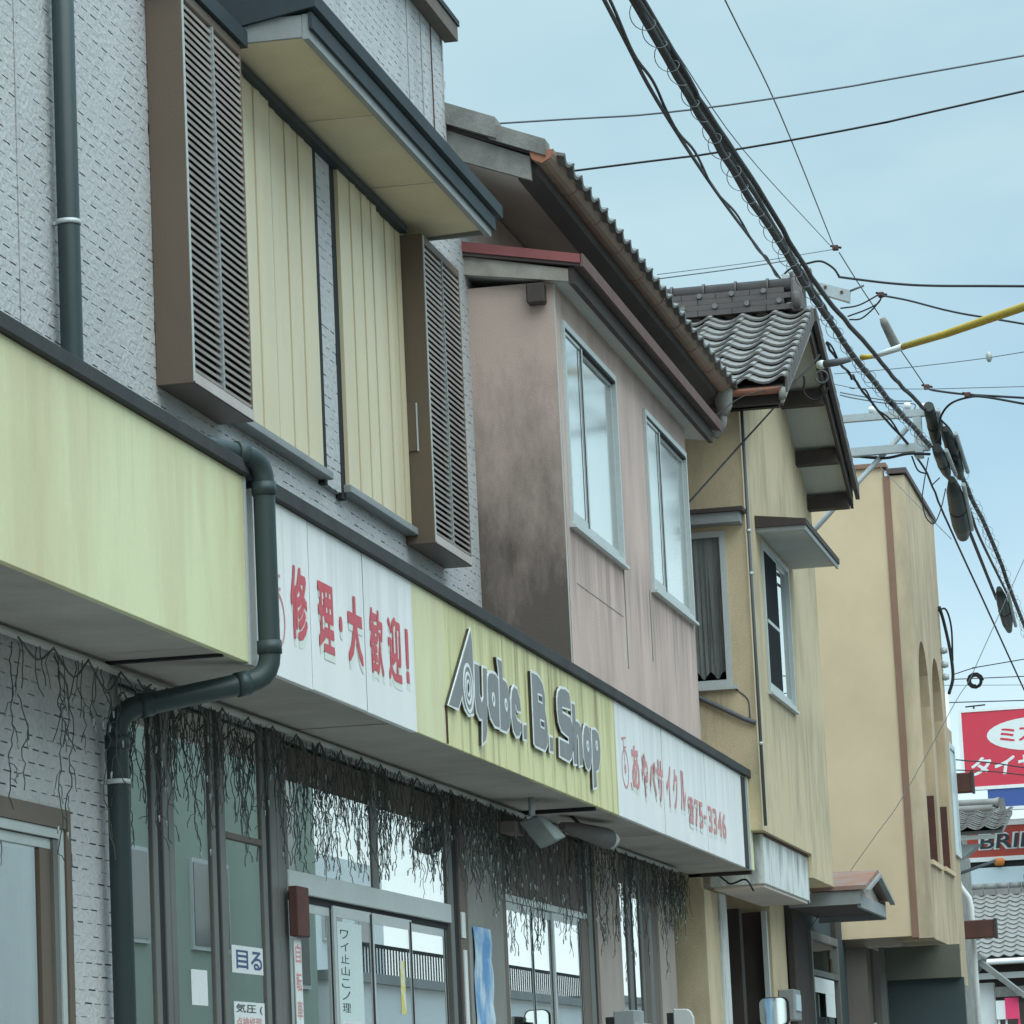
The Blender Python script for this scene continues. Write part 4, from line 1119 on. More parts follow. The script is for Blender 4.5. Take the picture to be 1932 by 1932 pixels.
# side window (single light, dark curtain), faces down the street
T = side(YY0, sw[0], sw[2])
fwid, fht = sw[1] - sw[0], sw[3] - sw[2]
f = MB(T)
f.box(0, fwid, -0.05, 0.02, 0, 0.05).box(0, fwid, -0.05, 0.02, fht - 0.05, fht).box(fwid - 0.05, fwid, -0.05, 0.02, 0.05, fht - 0.05).box(0, 0.03, -0.05, 0.02, 0.05, fht - 0.05)
sw_o = part(f, 'window', alu, yh)
part(MB(T).box(0.03, fwid - 0.05, -0.03, -0.024, 0.05, fht - 0.05), 'pane', glass, sw_o)
cur = MB(T)
nf = 26
vs = []
for i in range(nf + 1):
    uu = 0.03 + (fwid - 0.08) * i / nf
    vs += [(uu, -0.065 - 0.015 * math.sin(i * 1.7), 0.10 + 0.03 * math.sin(i * .6)), (uu + 0.02 * math.sin(i), -0.055 - 0.010 * math.sin(i * 1.7 + 1), fht * .98)]
cur.add(vs, [(2 * i, 2 * i + 2, 2 * i + 3, 2 * i + 1) for i in range(nf)])
part(cur, 'curtain', curtain_dark, sw_o)
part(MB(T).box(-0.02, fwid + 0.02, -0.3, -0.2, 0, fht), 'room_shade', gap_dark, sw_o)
part(MB(T).box(0, fwid + 0.04, -0.02, 0.06, -0.035, -0.004), 'sill', alu, sw_o)
# its hood
h1 = part(MB(side(YY0, -4.62, 6.14)).prism_y([(0, .0), (0.70, .0), (0.70, .085), (0, .085)], 0.001, 0.20), 'window_hood', grey_trim, yh)
part(MB(side(YY0, -4.64, 6.227)).box(0, 0.755, 0.001, 0.23, 0, 0.035), 'hood_roof', dark_wood, h1)
# front window
yw = sliding_window(yh, front(YX, fw[0] + .002, fw[2] + .002), fw[1] - fw[0] - .004, fw[3] - fw[2] - .004, alu, 0.02, 0.04, 0.5, gap_dark)
part(MB(front(YX)).box(fw[0] + .09, (fw[0] + fw[1]) / 2 - .01, 0.0145, 0.0175, fw[2] + .09, fw[3] - .08), 'insect_screen', mat('screen_mesh', (0.03, 0.033, 0.036), None, .2, 4, 0, .95, spec=0.05), yw)
part(MB(front(YX)).box(fw[0] + .09, (fw[0] + fw[1]) / 2 - .01, 0.018, 0.021, 5.44, 5.47), 'screen_bar', alu, yw)
h2 = part(MB().box(YX + 0.001, -3.49, 30.62, 33.05, 6.185, 6.20), 'window_hood', soffit_pale, yh)
part(MB().prism_y([(YX + 0.001, 6.205), (-3.46, 6.205), (-3.46, 6.255), (YX + 0.001, 6.31)], 30.58, 33.10), 'hood_roof', dark_wood, h2)
part(MB().box(-3.489, -3.472, 30.60, 33.08, 6.16, 6.204), 'fascia_board', grey_trim, h2)
part(MB().box(YX + 0.001, -3.49, 30.60, 30.618, 6.165, 6.204), 'end_board', grey_trim, h2)
# downpipe at the corner and the joining pipe of the side wall
part(MB().tube([(YX + 0.03, YY0 - 0.03, 7.1), (YX + 0.03, YY0 - 0.03, 3.62)], 0.014, 8), 'downpipe', cable_grey, yh)
part(MB().tube([(-4.75, YY0 - 0.035, 4.93), (-4.3, YY0 - 0.035, 4.68), (-4.0, YY0 - 0.035, 4.515), (-3.9, YY0 - 0.03, 4.47)], 0.020, 8), 'branch_pipe', cable_grey, yh)
for z in (6.08, 5.72, 4.30):
    part(MB().tube([(YX + 0.03, YY0 - 0.03, z - .012), (YX + 0.03, YY0 - 0.03, z + .012)], 0.02, 8), 'pipe_clip', alu, yh)
part(MB().tube(smooth_path([(-4.07, YY0 - 0.004, 4.775), (-4.0, YY0 - 0.004, 4.72), (-3.955, YY0 - 0.004, 4.66), (-3.95, YY0 - 0.004, 4.52)]), 0.006, 5), 'cable', cable_grey, yh)

# roof: ridge at right angles to the street
EY, EZ, RY, RZ_ = 29.55, 7.235, 31.95, 8.335
XR = -3.45
s1 = Vector((0, EY - RY, EZ - RZ_)).normalized()
s2 = Vector((0, 1, -(RZ_ - 7.16) / (34.85 - RY))).normalized()
FY, FZ = 34.85, 7.16
yr = part(MB().prism_x([(EY + .03, EZ - 0.06), (RY, RZ_ - 0.06), (RY, RZ_ - 0.01), (EY + .03, EZ - 0.01)], -9.5, XR - 0.02), 'roof', tile_m, yh)
part(MB().prism_x([(RY, RZ_ - 0.06), (FY - .03, FZ - 0.06), (FY - .03, FZ - 0.01), (RY, RZ_ - 0.01)], -9.5, XR - 0.02), 'far_slope', tile_m, yr)
L1 = math.hypot(RY - EY, RZ_ - EZ)
nr = 12
tile_field(yr, Vector((XR - 0.295 * 8, EY, EZ)) - s1 * (L1 / nr * nr), (1, 0, 0), s1, 8, nr, 0.295, L1 / nr, tile_pale)
L2 = math.hypot(FY - RY, FZ - RZ_)
tile_field(yr, Vector((XR, RY, RZ_)), (-1, 0, 0), s2, 3, 13, 0.295, L2 / 13, tile_m)
# verge tiles down the near edge
for k in range(nr):
    c = Vector((XR, RY, RZ_)) + s1 * (L1 / nr * (k + 0.05))
    e = c + s1 * (L1 / nr * 0.9)
    part(MB().hexa([(XR, c.y, c.z - 0.085), (XR + .02, c.y, c.z - 0.085), (XR + .02, e.y, e.z - 0.085), (XR, e.y, e.z - 0.085)], [(XR, c.y, c.z + 0.035), (XR + .02, c.y, c.z + 0.035), (XR + .02, e.y, e.z + 0.045), (XR, e.y, e.z + 0.045)]), 'verge_tile', tile_brown, yr)
for k in range(13):
    c = Vector((XR, RY, RZ_)) + s2 * (L2 / 13 * (k + 0.05))
    e = c + s2 * (L2 / 13 * 0.95)
    part(MB().hexa([(XR, c.y, c.z - 0.08), (XR + .04, c.y, c.z - 0.08), (XR + .04, e.y, e.z - 0.08), (XR, e.y, e.z - 0.08)], [(XR, c.y, c.z + 0.035), (XR + .04, c.y, c.z + 0.035), (XR + .04, e.y, e.z + 0.06), (XR, e.y, e.z + 0.06)]), 'verge_tile', tile_brown, yr)
# barge boards, soffit boards and purlin ends under the gable overhang
part(MB().prism_x([(EY + .05, EZ - 0.16), (RY, RZ_ - 0.20), (RY, RZ_ - 0.062), (EY + .05, EZ - 0.062)], XR - 0.05, XR - 0.022), 'barge_board', mat('pale_barge', (0.34, 0.33, 0.28), (0.22, 0.21, 0.18), 0.5, 4), yr)
part(MB().prism_x([(RY, RZ_ - 0.20), (FY - .03, FZ - 0.17), (FY - .03, FZ - 0.062), (RY, RZ_ - 0.062)], XR - 0.05, XR - 0.022), 'barge_board', dark_wood, yr)
for (a, b) in ((0.0, 0.40), (0.41, 0.72), (0.73, 1.0)):
    p, q = Vector((0, RY, RZ_ - .075)) + s2 * (L2 * a), Vector((0, RY, RZ_ - .075)) + s2 * (L2 * b)
    part(MB().hexa([(YX + .0, p.y, p.z - .012), (XR - .052, p.y, p.z - .012), (XR - .052, q.y, q.z - .012), (YX, q.y, q.z - .012)], [(YX, p.y, p.z), (XR - .052, p.y, p.z), (XR - .052, q.y, q.z), (YX, q.y, q.z)]), 'soffit_board', soffit_pale, yr)
p, q = Vector((0, RY, RZ_ - .075)), Vector((0, EY + .1, EZ - .08))
part(MB().hexa([(YX, p.y, p.z - .012), (XR - .052, p.y, p.z - .012), (XR - .052, q.y, q.z - .012), (YX, q.y, q.z - .012)], [(YX, p.y, p.z), (XR - .052, p.y, p.z), (XR - .052, q.y, q.z), (YX, q.y, q.z)]), 'soffit_board', soffit_pale, yr)
for t in (0.36, 0.69, 0.955):
    p = Vector((0, RY, RZ_ - .09)) + s2 * (L2 * t)
    part(MB().box(YX - 0.05, XR - 0.055, p.y - 0.075, p.y + 0.075, p.z - 0.14, p.z - 0.01), 'purlin', dark_wood, yr)
part(MB().box(YX - 0.05, XR - 0.055, 29.72, 29.86, 7.10, 7.20), 'purlin', dark_wood, yr)
part(MB().box(-9.5, XR - 0.06, 29.62, 29.68, 7.08, 7.19), 'eave_board', dark_wood, yr)
part(MB().box(-9.5, XR - 0.1, 29.681, YY0 - 0.001, 7.10, 7.115), 'eave_soffit', dark_wood, yr)
g2 = [(EY - 0.02 + 0.046 * math.cos(t), 7.19 + 0.046 * math.sin(t)) for t in [math.pi * 0.95 + math.pi * 1.1 * k / 9 for k in range(10)]] + [(EY - 0.02 + 0.039 * math.cos(t), 7.19 + 0.039 * math.sin(t)) for t in [math.pi * 2.05 - math.pi * 1.1 * k / 9 for k in range(10)]]
g2o = part(MB().prism_x(g2, -9.5, XR - 0.03), 'gutter', gutter_copper, yh)
part(MB().prism_x([(a + (a - EY + .02) * .08, b) for a, b in g2], -3.66, -3.64), 'clip', gutter_brown, g2o)
part(MB().tube([(-3.475, EY - .03, 7.19), (-3.475, EY - .03, 7.09)], 0.03, 8), 'outlet', weather_wood, g2o)
# ridge: stacked flat courses, round cap tiles and an end ornament
rg = None
for k in range(4):
    w = 0.15 - 0.018 * k
    for j in range(7):
        x1 = XR + 0.02 - j * 0.31 - (0.15 if k % 2 else 0) - 0.10
        o = part(MB().box(x1 - 0.305, x1, RY - w, RY + w, RZ_ + 0.015 + k * 0.055, RZ_ + 0.064 + k * 0.055), 'ridge_tile', tile_brown, yr)
for j in range(8):
    x1 = XR - 0.08 - j * 0.29
    part(MB().tube([(x1 - 0.285, RY, RZ_ + 0.255), (x1 - 0.02, RY, RZ_ + 0.255), (x1 - .018, RY, RZ_ + 0.256), (x1, RY, RZ_ + 0.256)], [0.072, 0.072, 0.085, 0.085], 12), 'ridge_cap', tile_brown, yr)
    for k in (1, 3):
        part(MB().tube([(x1 - 0.12 - .07 * k, RY - 0.155 + 0.018 * k, RZ_ + 0.04 + k * 0.055), (x1 - 0.12 - .07 * k, RY - 0.185 + 0.018 * k, RZ_ + 0.04 + k * 0.055)], 0.024, 8), 'ridge_boss', tile_m, yr)
# end ornament: shield with side scrolls and a round top
orn = MB()
orn.prism_x([(RY - 0.20, RZ_ - 0.02), (RY + 0.20, RZ_ - 0.02), (RY + 0.17, RZ_ + 0.16), (RY + 0.13, RZ_ + 0.28), (RY + 0.07, RZ_ + 0.36), (RY, RZ_ + 0.39), (RY - 0.07, RZ_ + 0.36), (RY - 0.13, RZ_ + 0.28), (RY - 0.17, RZ_ + 0.16)], XR - 0.16, XR - 0.06)
orp = part(orn, 'ridge_ornament', tile_brown, yr, bevel=0.02)
part(MB().tube([(XR - 0.17, RY, RZ_ + 0.30), (XR + 0.02, RY, RZ_ + 0.31)], [0.085, 0.09], 12), 'round_end', tile_brown, yr)
for sgn in (-1, 1):
    part(MB().tube([(XR - 0.11, RY + sgn * 0.16, RZ_ + 0.02), (XR - 0.11, RY + sgn * 0.22, RZ_ + 0.05), (XR - 0.11, RY + sgn * 0.23, RZ_ + 0.11), (XR - 0.11, RY + sgn * 0.18, RZ_ + 0.13)], 0.04, 8), 'scroll', tile_brown, yr)

# ground floor, set back
G = -4.42
part(MB().box(-9.4, G, 29.97, 30.72, 0.1, 3.139), 'ground_pier', yellow, yh)
part(MB().box(G - 0.02, G + 0.02, 30.74, 31.12, 0.1, 3.139), 'door_post', white_box_m, yh)
part(MB().box(-5.3, -5.2, 31.0, 34.2, 0.1, 3.139), 'recess_back', dark_wood, yh)
part(MB().box(-5.19, -5.12, 31.5, 32.6, 0.1, 2.7), 'recessed_door', bluegreen_dark, yh)
part(MB().box(-4.72, -4.60, 33.3, 33.5, 0.1, 3.139), 'door_frame', dark_wood, yh)
part(MB().box(-4.49, -4.445, 34.0, 34.09, 0.1, 3.139), 'door_frame', alu, yh)
part(MB().box(-9.4, G - 0.01, 34.18, 35.25, 0.1, 3.38), 'ground_pier', yellow, yh)
cb = MB()
cb.box(-4.41, -3.945, 30.29, 33.29, 3.17, 3.585)
bxp = part(cb, 'door_canopy', white_box_m, yh, 'white steel box canopy with dark run marks over the door', bevel=0.004)
part(MB().box(-4.38, -3.96, 30.31, 33.27, 3.142, 3.1695), 'canopy_soffit', soffit_grey, bxp)
part(MB().box(-3.9445, -3.938, 30.29, 33.29, 3.565, 3.595), 'canopy_edge', rust_brown, bxp)
part(MB().box(-3.9445, -3.94, 33.27, 33.292, 3.15, 3.56), 'corner_trim', alu, bxp)
mbx = thing('meter_box', 'grey meter box on the yellow pier behind the mirror', 'meter box', (-4.36, 34.7, 1.9))
part(MB().box(-4.43, -4.28, 34.45, 34.95, 2.13, 2.42), 'case', grey_trim, mbx, bevel=0.01)
part(MB().box(-4.279, -4.265, 34.52, 34.85, 2.22, 2.37), 'dial_cover', sign_pale, mbx)

part(MB().box(-5.19, -4.50, 34.10, 34.178, 0.1, 3.139), 'recess_dark_panel', dark_wood, yh)  # dark panel added over the yellow pier side, recess shade put into its colour
# ------------------------------------------------------------------ low porch house in the gap
ph = thing('porch_house', 'low dark timber entrance with small rusty gabled porch roof', 'house', (-4.4, 37.5, 0.1))
part(MB().box(-9.0, -4.42, 35.9, 40.35, 0.1, 3.35), 'wall', bluegreen_dark, ph)
part(MB().box(-4.419, -4.38, 36.0, 36.62, 0.1, 3.2), 'timber_post', dark_wood, ph)
part(MB().box(-4.419, -4.37, 39.05, 39.3, 0.1, 3.3), 'timber_post', dark_wood, ph)
dm = MB(front(-4.40))
dm.box(36.66, 36.75, 0, 0.05, 0.15, 3.06).box(38.95, 39.04, 0, 0.05, 0.15, 3.06).box(36.75, 38.95, 0, 0.05, 2.98, 3.06).box(36.75, 38.95, 0, 0.05, 2.62, 2.68)
dr = part(dm, 'sliding_door', alu_dark, ph)
part(MB(front(-4.40)).box(36.75, 38.95, 0.015, 0.02, 2.68, 2.98), 'pane', glass_shop, dr)
part(MB(front(-4.40)).box(36.75, 37.9, 0.012, 0.018, 0.15, 2.62), 'pane', glass_shop, dr)
part(MB(front(-4.40)).box(36.72, 38.4, 0.051, 0.058, 2.45, 2.60), 'door_notice', paper_m, dr)
part(MB(front(-4.40)).box(37.6, 38.4, 0.051, 0.057, 2.22, 2.449), 'door_notice', paper_m, dr)
# porch roof, ridge at right angles to the street
pr = part(MB().prism_x([(34.99, 3.345), (36.25, 3.555), (37.5, 3.345), (37.5, 3.385), (36.25, 3.60), (34.99, 3.385)], -4.35, -3.60), 'porch_roof', rust_roof, ph)
part(MB().prism_x([(34.985, 3.31), (36.25, 3.525), (37.51, 3.31), (37.51, 3.344), (36.25, 3.56), (34.985, 3.344)], -3.62, -3.57), 'barge_board', grey_trim, pr)
part(MB().box(-4.35, -3.66, 35.02, 35.06, 3.21, 3.34), 'eave_board', grey_trim, pr)
part(MB().box(-4.35, -3.66, 37.40, 37.44, 3.16, 3.34), 'eave_board', grey_trim, pr)
part(MB().box(-3.70, -3.66, 35.061, 37.399, 3.18, 3.30), 'gable_beam', grey_trim, pr)
part(MB().prism_x([(35.1, 3.30), (37.35, 3.30), (36.25, 3.50)], -3.72, -3.701), 'gable_panel', soffit_grey, pr)
part(MB().box(-4.36, -3.71, 35.07, 37.39, 3.215, 3.228), 'porch_soffit', dark_wood, pr)
part(MB().box(-4.419, -4.36, 35.3, 35.99, 0.1, 3.21), 'timber_panel', dark_wood, ph)

# ------------------------------------------------------------------ tan building with arches
tb = thing('tan_building', 'tan plaster building with two tall arched recesses and an overhanging upper floor', 'building', (-4.0, 42.5, 0.1))
TXF, TY0, TY1 = -3.42, 40.30, 43.86
part(MB().box(-10.0, -3.655, TY0 - 0.2, TY0 - 0.001, 3.10, 8.28), 'side_wall', tan, tb)
part(MB().box(-3.6545, -3.58, TY0 - 0.215, TY0 - 0.001, 3.08, 8.18), 'corner_stripe', brown_stripe, tb)
part(MB().box(-3.5795, TXF, TY0 - 0.2, TY0 - 0.001, 3.07, 8.18), 'return_wall', tan_front, tb)
# front with two arched openings, drawn as one outline with the arches cut out strip by strip
def arch(y0, y1, z0, zs, zt, y):
    c, a = (y0 + y1) / 2, (y1 - y0) / 2
    t = max(0.0, 1 - ((y - c) / a) ** 2)
    return zs + (zt - zs) * math.sqrt(t)
AR = [(40.34, 41.66, 3.90, 5.75, 6.42), (42.02, 43.38, 3.92, 5.75, 6.42)]
fm = MB()
zb, zt = 3.06, 8.20
cuts = sorted(set([TY0] + [y0 + (y1 - y0) * k / 14 for (y0, y1, *_r) in AR for k in range(15)] + [TY1]))
for a, b in zip(cuts, cuts[1:]):
    mid = (a + b) / 2
    hit = [r for r in AR if r[0] < mid < r[1]]
    if not hit:
        fm.box(TXF - 0.4, TXF, a, b, zb, zt)
    else:
        r = hit[0]
        fm.box(TXF - 0.4, TXF, a, b, zb, r[2])
        za, zc = arch(*r, a), arch(*r, b)
        fm.hexa([(TXF - 0.4, a, za), (TXF, a, za), (TXF, b, zc), (TXF - 0.4, b, zc)], [(TXF - 0.4, a, zt), (TXF, a, zt), (TXF, b, zt), (TXF - 0.4, b, zt)])
part(fm, 'front_wall', tan_front, tb)
for r in AR:
    part(MB().box(TXF - 0.44, TXF - 0.401, r[0] - .1, r[1] + .1, 4.78, 6.5), 'arch_back', tan, tb)
    part(MB().box(TXF - 0.24, TXF - 0.15, r[0], r[1], 4.74, 4.779), 'window_head', tan_front, tb)
    wv = part(MB().box(TXF - 0.22, TXF - 0.19, r[0], r[0] + 0.10, r[2], 4.74).box(TXF - 0.22, TXF - 0.19, r[1] - 0.10, r[1], r[2], 4.74), 'window', rust_brown, tb)
    part(MB().box(TXF - 0.39, TXF - 0.03, r[1] - 0.012, r[1] - 0.001, r[2] + .04, 4.735), 'jamb_lining', rust_brown, wv)
    part(MB().box(TXF - 0.21, TXF - 0.204, r[0] + .10, r[1] - .10, r[2], 4.74), 'pane', glass_shop, wv)
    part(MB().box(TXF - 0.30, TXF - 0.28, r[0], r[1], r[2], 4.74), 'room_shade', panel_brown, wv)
    part(MB().box(TXF - 0.19, TXF + 0.03, r[0], r[1], r[2] - 0.02, r[2] + 0.03), 'sill', tan, wv)
part(MB().box(-10.0, TXF - 0.401, TY1 - 0.2, TY1, 3.06, 8.2), 'far_side_wall', tan, tb)
part(MB().box(-10.0, TXF - 0.41, TY0 + 0.201, TY1 - 0.201, 3.02, 3.2), 'overhang_soffit', soffit_grey, tb)
part(MB().box(-10.0, -3.61, TY0 - 0.24, TY0 + 0.04, 8.281, 8.33), 'coping', brown_stripe, tb)
part(MB().box(-3.609, TXF + 0.03, TY0 - 0.24, TY1 + 0.02, 8.201, 8.26), 'coping', mat('dark_coping', (0.10, 0.075, 0.07), None, .3, 3), tb)
part(MB().box(-9.8, TXF - 0.25, TY0 + 0.25, TY1 - .1, 8.0, 8.1), 'flat_roof', concrete, tb)
# next narrow bay with a glazed strip
part(MB().box(-9.0, TXF - 0.02, TY1 + 0.001, 44.75, 2.66, 5.75), 'end_bay', tan_front, tb)
wv = part(MB(front(TXF - 0.02)).box(43.87, 43.93, 0, .03, 4.2, 5.55).box(44.65, 44.72, 0, .03, 4.2, 5.55).box(43.93, 44.65, 0, .03, 4.2, 4.26).box(43.93, 44.65, 0, .03, 5.49, 5.55), 'window', alu, tb)
part(MB(front(TXF - 0.02)).box(43.93, 44.65, .005, .012, 4.26, 5.49), 'pane', sign_pale, wv)
# ground floor under the overhang
part(MB().box(-9.0, -4.2, 40.37, 44.7, 0.1, 3.019), 'ground_wall', panel_brown, tb)
part(MB().box(-4.06, -3.22, 40.95, 41.05, 2.66, 3.02), 'shutter_box', mat('greenish_panel', (0.12, 0.125, 0.10), None, .4, 2), tb)
part(MB().box(-4.06, -3.20, 41.051, 41.15, 0.1, 2.659), 'dark_screen', bluegreen_dark, tb)
part(MB().box(-4.10, -4.04, 40.80, 40.94, 0.1, 3.019), 'post', alu_dark, tb)
for k in range(5):
    part(MB().box(-4.199, -4.17, 40.40 + .1 * k, 40.44 + .1 * k, 0.3, 2.0 + .05 * k), 'window_bar', alu, tb)
dp = thing('white_downpipe', 'white downpipe running down the far edge of the tan building', 'drainpipe', (-3.36, 45.3, 0.1))
part(MB().tube([(-3.52, 45.26, 6.3), (-3.52, 45.26, 4.0), (-3.50, 45.26, 3.9), (-3.40, 45.26, 3.75), (-3.38, 45.26, 3.65), (-3.38, 45.26, 0.1)], 0.036, 10), 'pipe', white_plastic, dp)
for (x0, x1, z0, z1, lb) in ((-3.62, -3.24, 5.02, 5.26, 'upper brown boxed bracket projecting beside the white downpipe'), (-3.52, -3.08, 3.24, 3.46, 'lower brown boxed bracket projecting in front of the white downpipe')):
    q = thing('projecting_bracket', lb, 'bracket', (x1, 45.0, z0))
    part(MB().box(x0, x1, 44.95, 45.15, z0, z1), 'box', rust_brown, q, bevel=0.01)
    part(MB().box(x1 - 0.02, x1 + 0.012, 44.94, 45.16, z0 - .01, z1 + .01), 'end_plate', dark_wood, q)

# ------------------------------------------------------------------ houses and signs further down the street
fh = thing('tiled_house', 'old house with a tiled eave corner beyond the tan building', 'house', (-6.0, 66.0, 0.0))
part(MB().box(-12.0, -5.15, 64.4, 69.5, 0.0, 5.75), 'wall', weather_wood, fh)
hr = part(MB().prism_x([(63.6, 5.80), (66.6, 6.34), (66.6, 6.40), (63.6, 5.86)], -12.0, -4.12), 'roof', tile_m, fh)
d1 = Vector((0, -3.0, -0.54)).normalized()
tile_field(hr, Vector((-4.10 - 0.30 * 6, 66.6, 6.42)), (1, 0, 0), d1, 6, 11, 0.30, 0.285, tile_pale)
part(MB().tube([(-8.0, 66.55, 6.62), (-4.45, 66.55, 6.56), (-4.35, 66.55, 6.55)], [0.08, 0.08, 0.11], 10), 'ridge_tile', tile_pale, hr)
part(MB().tube([(-8.0, 66.3, 6.48), (-4.45, 66.3, 6.44)], 0.07, 8), 'ridge_tile', tile_pale, hr)
part(MB().hexa([(-4.35, 66.5, 6.40), (-4.22, 66.5, 6.40), (-4.22, 66.6, 6.40), (-4.35, 66.6, 6.40)], [(-4.33, 66.5, 6.64), (-4.26, 66.5, 6.64), (-4.26, 66.6, 6.64), (-4.33, 66.6, 6.64)]), 'ridge_ornament', tile_m, hr)
part(MB().box(-12.0, -4.25, 63.62, 63.7, 5.72, 5.79), 'eave_board', soffit_pale, hr)
part(MB().prism_x([(66.601, 6.34), (69.5, 5.8), (69.5, 5.86), (66.601, 6.40)], -12.0, -5.2), 'far_slope', tile_m, hr)
part(MB().hexa([(-4.95, 63.75, 5.40), (-4.80, 63.75, 5.45), (-4.80, 64.3, 5.45), (-4.95, 64.3, 5.40)], [(-4.95, 63.75, 5.65), (-4.55, 63.75, 5.65), (-4.55, 64.3, 5.65), (-4.95, 64.3, 5.65)]), 'eave_bracket', grey_trim, hr)
part(MB().tube([(-5.0, 64.0, 5.15), (-4.3, 64.0, 5.36)], 0.03, 6), 'strut', cable_grey, hr)

h2 = thing('tiled_house', 'low house with a wide grey tiled roof below the tyre shop signs', 'house', (-5.0, 96.0, 0.0))
part(MB().box(-13.0, -1.0, 92.6, 99.0, 0.0, 4.55), 'wall', dark_wood, h2)
hr = part(MB().prism_x([(91.7, 4.60), (95.9, 6.36), (100.0, 4.60), (100.0, 4.70), (95.9, 6.46), (91.7, 4.70)], -13.0, -1.0), 'roof', tile_m, h2)
d1 = Vector((0, -4.2, -1.76)).normalized()
tile_field(hr, Vector((-7.6, 95.9, 6.48)), (1, 0, 0), d1, 11, 14, 0.30, 0.325, tile_pale)
for j in range(9):
    part(MB().box(-7.8 + .33 * j, -7.48 + .33 * j, 95.75, 96.05, 6.46, 6.62), 'ridge_tile', tile_pale, hr)
    part(MB().tube([(-7.8 + .33 * j, 95.9, 6.68), (-7.49 + .33 * j, 95.9, 6.68)], 0.10, 8), 'ridge_tile', tile_m, hr)
part(MB().box(-5.75, -5.55, 95.7, 96.0, 6.6, 6.95), 'ridge_ornament', tile_m, hr)
part(MB().tube([(-13, 91.62, 4.58), (-1, 91.62, 4.62)], 0.07, 8), 'gutter', white_plastic, h2)
part(MB().box(-13, -1.0, 92.2, 92.3, 4.2, 4.35), 'eave_beam', white_plastic, h2)
part(MB().box(-13, -1.0, 92.4, 92.55, 3.75, 4.0), 'timber_beam', weather_wood, h2)
gh = thing('gate_roof', 'small tiled gable roof over a white gate wall at the lower right', 'gate', (-6.3, 80.0, 0.0))
part(MB().box(-6.0, -5.62, 80.2, 80.6, 0.0, 3.75), 'gate_wall', white_plastic, gh)
gr = part(MB().prism_y([(-6.3, 3.70), (-5.88, 4.12), (-4.98, 3.38), (-4.98, 3.50), (-5.88, 4.28), (-6.3, 3.84)], 79.7, 81.2), 'roof', tile_m, gh)
part(MB().tube([(-5.88, 79.6, 4.30), (-5.88, 81.2, 4.30)], 0.09, 8), 'ridge_tile', tile_m, gr)
sg = thing('roadside_stand', 'pink and white box stand on legs at the lower right edge', 'stand', (-5.2, 80.0, 0.0))
part(MB().box(-5.58, -5.38, 79.9, 80.1, 2.95, 3.35), 'pale_panel', white_plastic, sg)
part(MB().box(-5.379, -5.10, 79.88, 80.12, 2.95, 3.40), 'pink_panel', pink_sign, sg)
for x in (-5.56, -5.40, -5.13):
    part(MB().box(x, x + 0.04, 79.95, 80.05, 0.0, 2.949), 'leg', white_plastic if x < -5.2 else pink_sign, sg)

SY = 110.0
k_ = SY / 75.0
zz = lambda z: 1.35 + (z - 1.35) * k_
ts = thing('pylon_sign', 'big red pylon sign with white oval and katakana over a blue band', 'sign', (-6.2, SY, 0.0))
TS = side(SY)
rb = part(MB(TS).box(-8.13, -4.25, -0.3, 0.0, zz(7.57), zz(9.10)), 'red_board', sign_red, ts)
part(MB(TS).box(-8.24, -8.131, -0.3, 0.02, zz(7.50), zz(9.16)).box(-8.131, -4.14, -0.3, 0.02, zz(9.101), zz(9.16)).box(-4.249, -4.14, -0.3, 0.02, zz(7.50), zz(9.10)).box(-8.131, -4.249, -0.3, 0.02, zz(7.50), zz(7.569)), 'board_frame', white_plastic, ts)
ov = MB(TS)
n = 32
ce = (-5.95, zz(8.585))
ov.add([(ce[0] + 1.46 * math.cos(2 * math.pi * i / n), 0.004, ce[1] + 0.50 * math.sin(2 * math.pi * i / n)) for i in range(n)], [tuple(range(n))])
ov.add([(ce[0] + 1.46 * math.cos(2 * math.pi * i / n), 0.0005, ce[1] + 0.50 * math.sin(2 * math.pi * i / n)) for i in range(n)], [])
part(ov, 'white_oval', paper_m, rb)
for i, ch in enumerate('ミスター'):
    text_into(ch, TS, (-7.02 + i * 0.56, -6.58 + i * 0.56, zz(8.45), zz(8.72)), 0.006, 0.003, sign_red, rb, 'character', 0.035)
for i, ch in enumerate('タイヤマン'):
    text_into(ch, TS, (-7.93 + i * 0.70, -7.33 + i * 0.70, zz(7.79), zz(8.16)), 0.003, 0.003, paper_m, rb, 'character', 0.035, 0.2)
part(MB(TS).box(-7.50, -4.3, -0.3, -0.01, zz(7.13), zz(7.50) - 0.002), 'blue_board', sign_blue, ts)
part(MB(TS).box(-7.50, -4.3, -0.3, 0.0, zz(7.06), zz(7.13) - 0.002), 'board_frame', white_plastic, ts)
for x in (-5.95, -4.7):
    part(MB().tube([(x, SY + 0.6, 0), (x, SY + 0.6, zz(9.0))], 0.12, 10), 'pylon_post', steel_m, ts)
part(MB().tube([(-7.75, SY + .1, zz(9.16)), (-7.75, SY + .1, zz(9.24))], 0.03, 6).tube([(-8.0, SY + .1, zz(9.22)), (-7.4, SY + .1, zz(9.24))], 0.025, 6), 'sign_lamp', cable_m, ts)
sh = thing('tyre_shop', 'tyre shop front with red lettered fascia and pale blue panel', 'shop', (-5.0, SY + 3, 0.0))
part(MB().box(-12.0, 0.0, SY + 2.2, SY + 9, 0.0, zz(6.98)), 'wall', mat('beige_wall', (0.40, 0.38, 0.34), None, .3, 1), sh)
TS2 = side(SY + 2.2)
k2 = (SY + 2.2) / 75
zz2 = lambda z: 1.35 + (z - 1.35) * k2
fb = part(MB(TS2).box(-8.35, -1.0, 0.001, 0.2, zz2(6.12), zz2(6.74)), 'fascia_board', sign_red2, sh)
